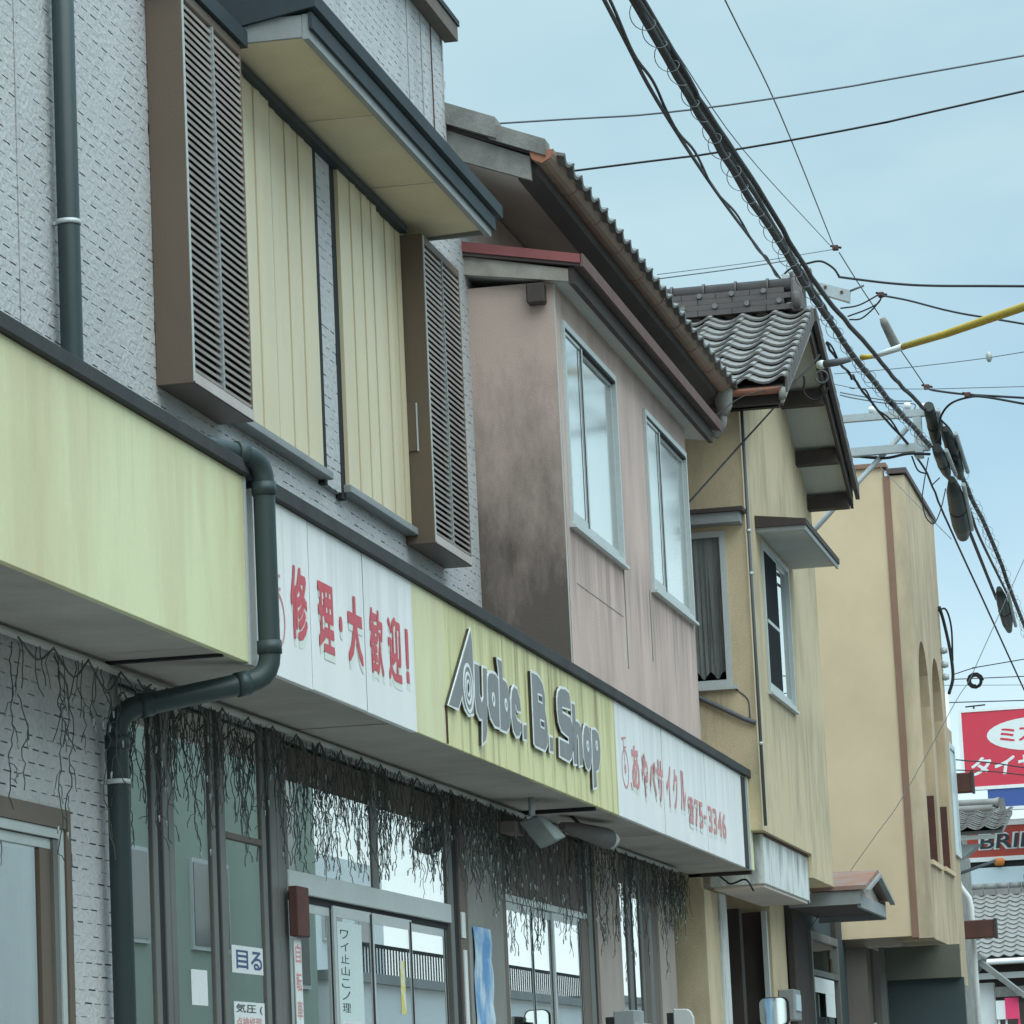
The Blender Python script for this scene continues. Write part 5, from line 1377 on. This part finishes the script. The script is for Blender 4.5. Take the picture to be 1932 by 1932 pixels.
part(MB(TS2).box(-8.35, -1.0, 0.001, 0.22, zz2(6.742), zz2(6.82)).box(-8.35, -1.0, 0.001, 0.22, zz2(6.03), zz2(6.118)), 'fascia_trim', white_plastic, sh)
text_into('BRIDGESTONE', TS2, (-8.03, -2.2, zz2(6.26), zz2(6.60)), 0.201, 0.01, paper_m, fb, 'lettering_outline', 0.07, 0.12)
text_into('BRIDGESTONE', TS2, (-7.98, -2.24, zz2(6.285), zz2(6.575)), 0.214, 0.01, ink_dark, fb, 'lettering', 0.022, 0.12)
part(MB(TS2).box(-8.35, -1.0, 0.001, 0.12, zz2(5.92), zz2(6.028)), 'shadow_gap', gap_dark, sh)
part(MB(TS2).box(-8.40, -1.0, 0.001, 0.25, zz2(5.2), zz2(5.90)), 'pale_board', sign_pale, sh)
single(MB().tube([(-7.42, SY + 1.9, zz2(5.93)), (-7.42, SY + 1.9, zz2(5.98)), (-7.42, SY + 1.9, zz2(6.04)), (-7.42, SY + 1.9, zz2(6.08))], [0.12, 0.17, 0.17, 0.1], 10), 'orange_lamp', orange_m, 'small orange lamp between the fascia and the pale board of the tyre shop', 'lamp')

# ------------------------------------------------------------------ utility pole behind the yellow house
PY = 35.5
po = thing('utility_pole', 'utility pole behind the tiled roof with steel crossarms reaching over the street', 'pole', (-4.62, PY, 0.1))
part(MB().tube([(-4.62, PY, 0.1), (-4.62, PY, 9.40)], [0.14, 0.11], 16), 'shaft', concrete, po)
part(MB().box(-4.02, -3.885, PY - 0.05, PY + 0.05, 9.0, 9.42), 'arm_bracket', steel_m, po)
part(MB().box(-4.60, -3.95, PY - 0.04, PY + 0.04, 9.02, 9.09), 'crossarm', steel_m, po)
top_arm = part(MB().hexa([(-4.11, PY - 0.05, 9.425), (-3.45, PY - 0.05, 9.165), (-3.45, PY + 0.05, 9.165), (-4.11, PY + 0.05, 9.425)], [(-4.10, PY - 0.05, 9.515), (-3.44, PY - 0.05, 9.285), (-3.44, PY + 0.05, 9.285), (-4.10, PY + 0.05, 9.515)]), 'crossarm', steel_m, po)
for x, z in ((-4.03, 9.45), (-3.68, 9.335), (-3.52, 9.27)):
    part(MB().tube([(x, PY - 0.065, z), (x, PY + 0.06, z)], 0.016, 8), 'bolt', rust_brown, top_arm)
part(MB().tube([(-3.46, PY, 9.28), (-3.30, PY, 9.33)], 0.012, 6), 'pin', cable_grey, top_arm)
part(MB().box(-4.62, -2.775, PY - 0.04, PY + 0.04, 7.965, 8.035), 'crossarm', steel_m, po)
part(MB().box(-4.62, -2.755, PY - 0.04, PY + 0.04, 7.62, 7.70), 'crossarm', steel_m, po)
part(MB().box(-2.90, -2.82, PY - 0.045, PY + 0.045, 7.55, 7.96), 'arm_link', steel_m, po)
part(MB().tube([(-4.55, PY + 0.06, 6.35), (-2.97, PY + 0.06, 7.87)], 0.028, 8), 'strut', steel_m, po)
for x, z in ((-2.80, 8.06), (-2.95, 8.08), (-3.3, 8.07)):
    part(MB().tube([(x, PY, z - .03), (x, PY, z), (x, PY, z + .03)], [0.03, 0.042, 0.03], 10), 'insulator', white_plastic, po)

# ------------------------------------------------------------------ overhead cables
CABLES = [
  ('b1',0.0240,[(-2.778,6.001,7.042),(-2.767,18.001,7.007),(-2.765,19.867,7.001),(-2.763,22.01,7.0),(-2.761,24.123,7.052),(-2.76,25.712,7.077),(-2.759,26.988,7.125),(-2.757,28.566,7.18),(-2.755,31.339,7.351),(-2.755,31.58,7.367),(-2.751,35.5,7.669)]),
  ('b1b',0.0180,[(-2.415,6.033,6.219),(-2.745,18.002,7.005),(-2.812,20.427,7.164),(-2.892,23.32,7.351),(-2.974,26.289,7.56),(-3.037,28.595,7.717),(-3.076,29.996,7.832)]),
  ('b2',0.0190,[(-2.766,6.299,7.105),(-2.765,18.299,7.095),(-2.765,20.502,7.093),(-2.765,22.833,7.184),(-2.765,24.788,7.202),(-2.765,26.281,7.253),(-2.764,27.873,7.365),(-2.764,30.211,7.558),(-2.764,31.865,7.674),(-2.764,33.455,7.82),(-2.764,35.398,7.997)]),
  ('c1',0.0260,[(-2.575,36.296,7.656),(-2.609,38.766,7.661),(-2.66,42.533,7.753),(-2.762,49.993,7.654),(-3.035,69.99,7.388)]),
  ('c2',0.0160,[(-2.558,36.995,7.424),(-2.578,38.304,7.368),(-2.6,39.743,7.342),(-2.697,46.01,7.5)]),
  ('c3',0.0200,[(-2.645,37.991,7.317),(-2.696,39.884,7.37),(-2.862,46.001,7.511)]),
  ('a1',0.0120,[(-2.025,7.094,5.577),(-2.757,17.003,6.709),(-2.989,20.141,7.067),(-3.371,25.315,7.829),(-3.841,31.67,8.855),(-4.116,35.397,9.451)]),
  ('a2',0.0090,[(-2.003,7.098,5.513),(-2.741,16.999,6.706),(-2.992,20.363,7.111),(-3.306,24.582,7.72),(-3.833,31.642,8.848),(-4.113,35.403,9.44)]),
  ('e1',0.0120,[(-3.345,32.0,8.05),(-3.298,32.436,7.985),(-3.228,33.084,7.924),(-3.144,33.861,7.826),(-2.966,35.498,7.695)]),
  ('e1b',0.0090,[(-3.337,31.998,8.056),(-3.242,32.878,7.916),(-3.219,33.084,7.923),(-3.135,33.862,7.834),(-2.957,35.499,7.704)]),
  ('e2',0.0120,[(-2.967,35.604,7.705),(-2.963,37.52,7.735),(-2.96,39.1,7.625),(-2.957,40.827,7.527),(-2.935,51.999,7.001),(-2.906,66.982,6.296)]),
  ('f1',0.0060,[(-2.522,15.065,7.568),(-2.928,22.998,8.511),(-3.182,27.964,9.102),(-3.567,35.5,9.725)]),
  ('f2',0.0040,[(-3.289,23.001,8.226),(-3.399,27.21,8.628),(-3.617,35.499,9.773)]),
  ('f3',0.0060,[(-3.527,35.5,9.69),(-3.384,35.728,9.424),(-3.214,36.001,9.128)]),
  ('f4',0.0060,[(-3.078,36.2,8.858),(-3.035,36.369,8.794),(-2.96,36.662,8.682),(-2.873,37.0,8.546)]),
  ('h1',0.0070,[(-9.673,24.0,8.291),(-4.676,24.0,8.114),(-3.53,24.0,8.073),(-2.398,24.0,8.118),(-1.061,24.0,8.22),(6.915,24.0,8.828)]),
  ('h2',0.0080,[(-10.239,24.5,7.671),(-4.242,24.5,7.86),(-3.247,24.5,7.891),(-2.135,24.5,7.981),(-1.101,24.5,8.113),(6.835,24.5,9.125)]),
  ('j1',0.0060,[(-5.166,34.0,9.236),(-4.413,34.775,9.453),(-3.903,35.3,9.615)]),
  ('j2',0.0040,[(-5.138,34.0,9.281),(-4.296,34.7,9.479),(-3.738,35.164,9.63),(-3.574,35.3,9.675)]),
  ('k1',0.0110,[(-4.11,35.5,9.498),(-4.009,35.5,9.571),(-3.846,35.5,9.605),(-3.709,35.5,9.613),(-3.593,35.5,9.532),(-3.542,35.5,9.446)]),
  ('k2',0.0120,[(-3.543,35.5,9.438),(-3.336,35.232,9.336),(-2.956,34.741,9.154),(-2.524,34.183,8.971),(-1.609,33.0,8.627),(1.969,28.375,7.28)]),
  ('l1',0.0080,[(-3.546,35.5,9.119),(-3.352,35.407,9.115),(-3.13,35.3,9.185)]),
  ('l2',0.0080,[(-3.48,35.5,9.031),(-3.291,35.396,9.058),(-3.162,35.325,9.096),(-3.116,35.3,9.152)]),
  ('l3',0.0080,[(-3.466,35.5,8.997),(-3.347,35.43,8.981),(-3.224,35.358,9.044),(-3.126,35.3,9.128)]),
  ('l4',0.0100,[(-3.139,35.3,9.175),(-2.819,34.812,8.988),(-2.323,34.054,8.668),(-1.633,33.0,8.276),(1.506,28.207,6.494)]),
  ('yel',0.0360,[(-2.6,31.3,7.812),(-2.165,30.449,7.714),(-1.813,29.759,7.649),(-1.425,29.001,7.577),(1.295,23.677,7.069)]),
  ('yelw',0.0300,[(-2.892,31.6,7.808),(-2.6,31.3,7.812)]),
  ('yel0',0.0200,[(-3.012,31.8,7.85),(-2.892,31.6,7.808)]),
  ('clamp',0.0350,[(-3.371,32.0,7.858),(-3.25,31.952,7.856),(-3.122,31.9,7.864)]),
  ('n1',0.0040,[(-5.403,37.884,9.262),(-3.724,37.0,8.631),(-3.61,36.94,8.588),(-2.838,36.533,8.435),(-1.825,36.0,8.273),(3.431,33.232,7.43)]),
  ('n2',0.0040,[(-3.704,36.0,8.563),(-2.838,34.734,8.312),(-2.072,33.615,8.111),(-1.651,33.0,8.016),(1.711,28.088,7.259)]),
  ('o1',0.0110,[(-2.723,35.501,8.229),(-2.637,35.37,8.18),(-2.306,34.869,8.023),(-1.731,34.0,7.781),(1.493,29.125,6.425)]),
  ('o2',0.0110,[(-2.69,35.399,7.678),(-2.653,35.346,7.705),(-2.619,35.296,7.895),(-2.499,35.119,7.994),(-2.296,34.822,7.987),(-2.12,34.564,7.925),(-1.735,34.0,7.724)]),
  ('r1',0.0140,[(-3.793,35.7,7.7),(-3.523,35.623,7.647),(-3.212,35.533,7.584),(-2.969,35.463,7.597),(-2.749,35.4,7.564)]),
  ('r2',0.0060,[(-3.623,35.7,8.312),(-3.49,35.663,8.267),(-3.152,35.569,8.167),(-2.904,35.5,8.125)]),
  ('r3',0.0060,[(-3.625,35.7,8.285),(-3.492,35.664,8.236),(-3.155,35.573,8.137),(-2.889,35.501,8.097),(-2.884,35.5,8.034)]),
  ('s1',0.0040,[(-3.716,40.202,8.345),(-3.035,37.535,7.362),(-2.642,36.0,6.8)]),
  ('t1',0.0060,[(-2.815,35.999,7.635),(-2.863,35.84,7.354),(-2.886,35.764,7.166),(-2.866,35.829,7.015),(-2.815,36.0,6.966),(-2.778,36.125,7.035),(-2.736,36.263,7.178),(-2.695,36.4,7.376)]),
  ('t2',0.0080,[(-2.947,35.6,7.596),(-2.896,35.6,7.45),(-2.82,35.6,7.409)]),
  ('t3',0.0060,[(-2.798,36.0,7.356),(-2.715,36.0,7.426)]),
  ('t4',0.0100,[(-2.623,35.501,7.906),(-2.568,35.845,7.865),(-2.528,36.097,7.726),(-2.543,36.0,7.639)]),
  ('g1',0.0040,[(-1.226,38.963,8.613),(-2.464,38.0,6.056),(-2.689,37.825,5.59),(-2.84,37.707,5.358),(-3.399,37.272,4.386),(-3.749,37.0,3.9),(-4.812,36.173,2.422)]),
  ('u1',0.0060,[(-3.304,44.0,6.367),(-3.022,44.0,6.433),(-2.458,44.0,6.491),(3.51,44.0,7.102)]),
  ('u2',0.0060,[(-3.458,46.0,6.532),(-2.585,46.0,6.509),(3.413,46.0,6.355)]),
  ('u3',0.0070,[(-4.615,48.0,6.491),(-3.615,48.0,6.453),(-2.719,48.0,6.418),(3.277,48.0,6.187)]),
  ('u4',0.0040,[(-4.762,50.0,6.963),(-3.764,50.0,6.9),(-2.818,50.0,6.84),(3.17,50.0,6.462)]),
  ('u5',0.0090,[(-4.326,52.888,6.189),(-3.886,52.0,6.051),(-3.368,50.954,5.889),(-2.895,50.0,5.715),(-0.266,44.695,4.745)]),
  ('u6',0.0080,[(-4.337,52.89,6.028),(-3.896,52.001,5.909),(-3.376,50.955,5.769),(-2.902,50.0,5.614),(-0.262,44.683,4.747)]),
  ('v1',0.0080,[(-4.169,28.599,6.134),(-3.903,29.689,6.732),(-3.666,30.66,7.264),(-3.598,30.941,7.453),(-3.483,31.413,7.685),(-3.388,31.801,7.905)]),
  ('v2',0.0040,[(-3.913,28.5,6.794),(-3.715,28.895,7.02),(-3.462,29.4,7.168)]),
  ('w1',0.0100,[(-3.564,32.0,7.768),(-3.56,32.0,7.709),(-3.573,32.0,7.623),(-3.526,32.0,7.56),(-3.455,32.0,7.539),(-3.388,32.0,7.585),(-3.355,32.0,7.641)]),
  ('w2',0.0090,[(-3.535,32.1,7.616),(-3.471,32.061,7.64),(-3.39,32.012,7.682),(-3.371,32.0,7.737)]),
  ('jp',0.0100,[(-3.542,35.8,7.669),(-3.27,35.7,7.63)]),
]
LBL = {'b1': 'thick black main cable of the bundle sloping across the upper right sky', 'b1b': 'black cable lying against the left side of the main bundle', 'b2': 'black cable on the right side of the main bundle',
 'c1': 'thick black cable leaving the splice boxes towards the lower right', 'c2': 'middle black cable below the long splice box', 'c3': 'left black cable hanging out of the long splice box',
 'a1': 'twisted dark cable left of the main bundle, upper strand', 'a2': 'twisted dark cable left of the main bundle, lower strand', 'e1': 'dark cable below the main bundle by the roof edge, lower strand', 'e1b': 'dark cable below the main bundle by the roof edge, upper strand',
 'e2': 'dark cable running down past the tan building to the right edge', 'f1': 'long thin wire right of the main bundle', 'f2': 'faint thin wire just right of the main bundle', 'f3': 'short thin wire between the roof ridge and the dark sleeve', 'f4': 'thin wire below the dark sleeve',
 'h1': 'upper of two long wires crossing the sky', 'h2': 'lower of two long wires crossing the sky', 'j1': 'lower thin wire from the roof to the pole top', 'j2': 'upper faint wire from the roof to the pole top', 'k1': 'black loop of cable over the white crossarm', 'k2': 'black cable from the loop to the right edge',
 'l1': 'upper short black cable right of the ridge ornament', 'l2': 'middle short black cable right of the ridge ornament', 'l3': 'lower drooping black cable right of the ridge ornament', 'l4': 'black cable behind the yellow guard to the right edge',
 'n1': 'level thin wire above the tan building', 'n2': 'thin wire with a clear ball below the yellow guard', 'o1': 'black cable above the splice boxes to the right edge', 'o2': 'black cable curving up from the splice boxes',
 'r1': 'thick black cable under the lower crossarm', 'r2': 'upper thin wire left of the upper crossarm', 'r3': 'thin wire that ends in a hook by the upper crossarm', 's1': 'thin wire across the top of the tan building', 't1': 'thin black loop beside the coping of the tan building', 't2': 'short hanging wire under the lower crossarm',
 't3': 'tiny wire left of the long splice box', 't4': 'short cable curving right of the splice boxes', 'g1': 'thin stay wire slanting across the tan wall', 'u1': 'wire leaving the tan building near the coil', 'u2': 'thin wire just below the coil', 'u3': 'level dark wire above the red sign', 'u4': 'faint level wire above the red sign',
 'u5': 'upper wire in front of the red sign', 'u6': 'lower wire in front of the red sign', 'v1': 'black service wire across the yellow side wall', 'v2': 'thin wire under the copper gutter', 'w1': 'hanging black loop under the tiled gable', 'w2': 'inner black loop under the tiled gable', 'jp': 'short black jumper beside the lower crossarm'}
THIN = {'f1', 'f2', 'f3', 'f4', 'j1', 'j2', 'n1', 'n2', 'r2', 'r3', 's1', 'g1', 'u4', 'h1'}
for nm, rad, pts in CABLES:
    if nm in ('yel', 'yelw', 'yel0', 'clamp'):
        continue
    path = smooth_path(pts, 5) if len(pts) > 2 else pts
    if nm in ('a2', 'e1b'):
        path = [p for q in range(len(pts) - 1) for p in [Vector(pts[q]).lerp(Vector(pts[q + 1]), i / 14) for i in range(14)]]
        path = [p + Vector((0, 0, 0.028 * math.sin(i * 0.55))) for i, p in enumerate(path)]
    if nm in ('b1', 'b1b', 'b2', 'c1', 'e1', 'e2'):
        path = [Vector(p) + Vector((random.gauss(0, .003), 0, random.gauss(0, .004))) for p in path]
    single(MB().tube(path, rad, 8), 'overhead_cable', cable_grey if nm in THIN else cable_m, LBL[nm], 'cable')
C_ = {c[0]: c[2] for c in CABLES}
# spiral hanger wires round the bundles
def spiral(pts, r, pitch, label):
    path = smooth_path(pts, 24)
    o, acc = [], 0.0
    for i in range(1, len(path)):
        seg = path[i] - path[i - 1]
        steps = max(1, int(seg.length / (pitch / 16)))
        for s in range(steps):
            p = path[i - 1] + seg * (s / steps)
            acc += seg.length / steps
            t = 2 * math.pi * acc / pitch
            rr = r * (1 + 0.25 * math.sin(acc * 2.3) + 0.2 * math.sin(acc * 7.1))
            o.append((p.x + rr * math.cos(t), p.y + 0.03 * math.sin(t * .5), p.z - 0.02 + rr * math.sin(t)))
    single(MB().tube(o, 0.0026, 4, False), 'spiral_hanger', cable_grey, label, 'cable hanger')
spiral(C_['b1'][1:], 0.042, 0.40, 'thin spiral hanger wire coiled round the main bundle')
spiral(C_['c1'], 0.055, 0.5, 'thin spiral hanger wire coiled round the cable below the splice boxes')
# yellow guard tube, its pale end piece and clamp
yg = thing('cable_guard', 'yellow plastic guard tube on the cable crossing from the right', 'cable guard', C_['yel'][0])
part(MB().tube(C_['yel'], [0.030, 0.034, 0.036, 0.037, 0.040], 12), 'yellow_tube', yellow_guard, yg)
part(MB().tube(C_['yelw'], [0.022, 0.030], 10), 'pale_sleeve', paper_m, yg)
part(MB().tube(C_['yel0'], [0.028, 0.018], 10), 'yellow_tip', yellow_guard, yg)
cl = thing('wire_clamp', 'grey wire clamp with white cap at the end of the yellow guard', 'clamp', C_['clamp'][0])
part(MB().tube(C_['clamp'], [0.034, 0.034, 0.024], 10), 'clamp_body', cable_grey, cl)
c0 = Vector(C_['clamp'][0]); dr_ = (c0 - Vector(C_['clamp'][1])).normalized()
part(MB().tube([c0 + dr_ * 0.001, c0 + dr_ * 0.03, c0 + dr_ * 0.075], [0.036, 0.042, 0.03], 12), 'white_cap', white_plastic, cl)
single(MB().tube([(x, 32.0 - .05 + .002 * i, z) for i, (x, z) in enumerate([(-3.40 + 0.055 * math.cos(t * .5), 7.74 + 0.055 * math.sin(t * .5)) for t in range(26)])], 0.008, 6), 'cable_coil', cable_grey, 'small grey coil of cable under the tiled gable', 'cable')
single(MB().tube([(-3.06 + 0.10 * math.cos(t * .6) * (1 - t / 60), 44.0, 6.27 + 0.10 * math.sin(t * .6) * (1 - t / 60)) for t in range(30)], 0.012, 6), 'cable_coil', cable_m, 'black coil of cable at the upper edge of the tan building', 'cable')
# splice boxes
def splice(a, b, r, label, prof=(0.45, 0.9, 1.0, 1.0, 0.95, 0.5)):
    a, b = Vector(a), Vector(b)
    q = thing('splice_box', label, 'splice box', b)
    n = len(prof)
    part(MB().tube([a.lerp(b, i / (n - 1)) for i in range(n)], [r * p for p in prof], 12), 'body', mat('splice_black', (0.03, 0.036, 0.034), (0.05, 0.055, 0.05), .5, 5, 0, .5), q)
    m1 = a.lerp(b, 0.52)
    d = (b - a).normalized()
    part(MB().tube([m1 - d * 0.03, m1 + d * 0.03], r * 1.06, 12), 'band', cable_m, q)
    side_ = Vector((0.035 + r * 0.8, 0, 0))
    part(MB().tube([a.lerp(b, .1) + side_, a.lerp(b, .9) + side_], 0.022, 8), 'pale_tube', steel_m, q)
    return q
splice((-2.725, 35.3, 8.02), (-2.735, 36.2, 7.80), 0.058, 'upper square splice box at the crossarm end', (0.9, 1, 1, 1, 1, 0.8))
splice((-2.60, 35.6, 7.84), (-2.60, 37.3, 7.63), 0.066, 'second splice sleeve right of the crossarm end')
splice((-2.69, 35.5, 7.64), (-2.70, 37.0, 7.58), 0.058, 'third splice sleeve below the crossarm end', (0.8, 1, 1, 1, .8, 0.35))
splice((-2.62, 36.3, 7.45), (-2.68, 38.2, 7.16), 0.088, 'long dark splice box hanging below the crossarm', (0.4, 0.9, 1.0, 1.05, 1.05, 0.75))
splice((-2.76, 45.0, 7.50), (-2.80, 47.2, 7.25), 0.075, 'small splice box on the cable near the right edge')
single(MB().tube([(-3.165, 35.8, 9.05), (-3.15, 35.82, 9.0), (-3.07, 36.0, 8.80), (-3.05, 36.04, 8.76)], [0.03, 0.042, 0.05, 0.03], 10), 'cable_sleeve', weather_wood, 'dark cylindrical sleeve on the thin wire above the yellow guard', 'sleeve')
single(MB().tube([(-2.0, 33.5, 8.05), (-2.0, 33.5, 8.08), (-2.0, 33.5, 8.12), (-2.0, 33.5, 8.15)], [0.012, 0.03, 0.03, 0.012], 10), 'clear_ball', bulb_m, 'small clear ball on the thin wire at the right', 'marker')
for x, y, z, lb in ((-3.555, 35.45, 9.72, 'dark clamp where the thin wires meet above the pole'), (-2.86, 36.95, 8.53, 'rusty clamp on the thin wire above the splice boxes'), (-3.12, 35.3, 9.17, 'pinkish clamp where three short cables meet'), (-2.31, 34.85, 8.01, 'dark clip on the black cable right of the splice boxes')):
    q = thing('wire_clamp', lb, 'clamp', (x, y, z))
    part(MB().box(x - .03, x + .03, y - .03, y + .03, z - .02, z + .03), 'block', rust_brown, q, bevel=0.006)
    part(MB().tube([(x - .05, y, z + .03), (x + .06, y, z + .0)], 0.012, 6), 'bolt', cable_m, q)
an = thing('cable_bracket', 'black cable bundle with insulators on the edge of the tan building', 'bracket', (-3.36, 43.7, 5.9))
part(MB().tube(smooth_path([(-3.40, 43.62, 7.15), (-3.36, 43.7, 6.95), (-3.31, 43.72, 6.6), (-3.30, 43.72, 6.3), (-3.36, 43.7, 6.1)]), 0.02, 8), 'cable', cable_m, an)
part(MB().tube(smooth_path([(-3.42, 43.62, 7.10), (-3.33, 43.7, 7.12), (-3.28, 43.72, 6.9), (-3.29, 43.72, 6.5)]), 0.012, 8), 'cable', cable_m, an)
for z in (6.62, 6.45, 6.30):
    part(MB().tube([(-3.42, 43.65, z), (-3.39, 43.65, z), (-3.34, 43.65, z)], [0.03, 0.045, 0.03], 10), 'insulator', steel_m, an)

# ------------------------------------------------------------------ small things at the lower edge
mi = thing('street_mirror', 'rounded rectangular mirror with dark rim on a post by the door', 'mirror', (-3.62, 28.0, 0.1))
def rrect(x0, x1, z0, z1, r, n=5):
    o = []
    for cx, cz, t0 in ((x1 - r, z0 + r, -90), (x1 - r, z1 - r, 0), (x0 + r, z1 - r, 90), (x0 + r, z0 + r, 180)):
        for k in range(n + 1):
            t = math.radians(t0 + 90 * k / n)
            o.append((cx + r * math.cos(t), cz + r * math.sin(t)))
    return o
part(MB().prism_y(rrect(-3.755, -3.525, 1.945, 2.165, 0.05), 28.0, 28.05), 'rim', gap_dark, mi)
part(MB().prism_y(rrect(-3.748, -3.540, 1.952, 2.158, 0.045), 27.985, 27.999), 'mirror_face', mirror_m, mi)
part(MB().tube([(-3.70, 28.06, 0.1), (-3.70, 28.06, 2.0)], 0.02, 8), 'post', cable_m, mi)
sd_ = thing('standing_board', 'white rounded standing board with a dark edge in front of the pinkish pier', 'board', (-3.88, 25.0, 0.1))
part(MB().prism_y([(-3.945, 0.1), (-3.805, 0.1), (-3.805, 1.97), (-3.825, 2.015), (-3.85, 2.03), (-3.945, 2.035)], 25.0, 25.05), 'board', mat('dull_white', (.50, .52, .5), None, .3, 5), sd_, bevel=0.006)
part(MB().box(-3.99, -3.946, 25.0, 25.05, 0.1, 2.008), 'edge', gap_dark, sd_)
sd_ = thing('cabinet', 'grey cabinet top standing before the far shop doors', 'cabinet', (-4.1, 24.2, 0.1))
part(MB().box(-4.22, -4.08, 24.2, 24.6, 0.1, 2.02), 'case', grey_trim, sd_, bevel=0.006)
part(MB().box(-4.275, -4.221, 24.2, 24.55, 0.1, 1.98), 'dark_side', gap_dark, sd_)
part(MB().box(-4.079, -4.03, 24.22, 24.6, 0.1, 1.93), 'pale_side', soffit_pale, sd_)

# ------------------------------------------------------------------ the other side of the street (seen in the panes)
OX = 5.6
def opp(name, label, y0, y1, h, m, wins, rail=False, depth=8.0):
    t = thing(name, label, 'building', (OX, (y0 + y1) / 2, 0.1))
    part(MB().box(OX, OX + depth, y0, y1, 0.1, h), 'wall', m, t)
    part(MB().box(OX - 0.12, OX + depth, y0 - .08, y1 + .08, h + .001, h + 0.16), 'coping', grey_trim, t)
    for (a, b, c, d) in wins:
        f = part(MB().box(OX - 0.05, OX - 0.001, a, b, c, d), 'window', alu, t)
        mid = (a + b) / 2
        part(MB().box(OX - 0.06, OX - 0.051, a + .06, mid - .03, c + .06, d - .06), 'pane', glass_dark, f)
        part(MB().box(OX - 0.06, OX - 0.051, mid + .03, b - .06, c + .06, d - .06), 'pane', glass_dark, f)
    if rail:
        r = MB()
        r.box(OX - .02, OX + .02, y0, y1, h + .62, h + .68)
        y = y0
        while y < y1:
            r.box(OX - .012, OX + .012, y, y + 0.03, h + .16, h + .62)
            y += 0.22
        part(r, 'railing', gap_dark, t)
    return t
glass_dark = mat('dark_pane', (0.05, 0.065, 0.065), None, 0.2, 1, 0, 0.1, 0, 60, 0.5)
opp('white_building', 'pale two storey building across the street, nearest of the row', 22.0, 43.6, 6.2, opp_white, [(y, y + 1.8, 3.6, 4.9) for y in (24, 28, 32, 36, 40)] + [(y, y + 2.2, 0.4, 2.5) for y in (25, 30, 35, 40)])
opp('green_building', 'green walled two storey building across the street', 44.4, 57.2, 8.6, opp_green, [(46, 47.9, 3.9, 5.2), (50, 51.9, 3.9, 5.2), (54.6, 56.6, 3.5, 5.1), (47, 49.5, 0.4, 2.4), (52, 54, 0.4, 2.4)])
opp('low_white_building', 'low pale building with a black roof railing across the street', 58.0, 82.0, 3.7, opp_white, [(60, 62, 0.9, 2.3), (66, 68, 0.9, 2.3), (73, 75, .9, 2.3)], True)
opp('far_white_building', 'pale building at the far end across the street', 84.0, 100.0, 3.9, opp_white, [(86, 88, 1.0, 2.4), (91, 93, 1.0, 2.4), (96, 98, 1.0, 2.4)])
opp('cream_house', 'cream house across the street beside the camera', 2.0, 20.5, 5.6, tan_front, [(5, 7, 3.2, 4.5), (11, 13, 3.2, 4.5), (16, 18, 3.2, 4.5)])

sb_ = thing('added_setback_building', 'unseen pale three storey building added for the pane reflections, set back behind the low roof railing across the street', 'building', (18.0, 91.0, 0.1))  # out of view, added to break up the bright sky mirrored in the shop glass
part(MB().box(14.0, 22.0, 86.0, 97.0, 0.1, 8.2), 'wall', opp_white, sb_)
for yy in (87.0, 90.4, 93.8):
    for zz_ in (3.4, 6.0):
        f_ = part(MB().box(13.93, 13.999, yy, yy + 1.8, zz_, zz_ + 1.4), 'window', alu, sb_)
        part(MB().box(13.92, 13.929, yy + .08, yy + 1.72, zz_ + .08, zz_ + 1.32), 'pane', glass_dark, f_)
op = thing('utility_pole', 'unseen concrete utility pole added on the opposite pavement for the pane reflections', 'pole', (4.7, 52.0, 0.1))  # also added out of view as clutter against the mirrored sky
part(MB().tube([(4.7, 52.0, 0.1), (4.7, 52.0, 10.5)], [0.16, 0.11], 14), 'shaft', concrete, op)
part(MB().box(4.0, 5.4, 51.95, 52.05, 9.6, 9.7), 'crossarm', steel_m, op)
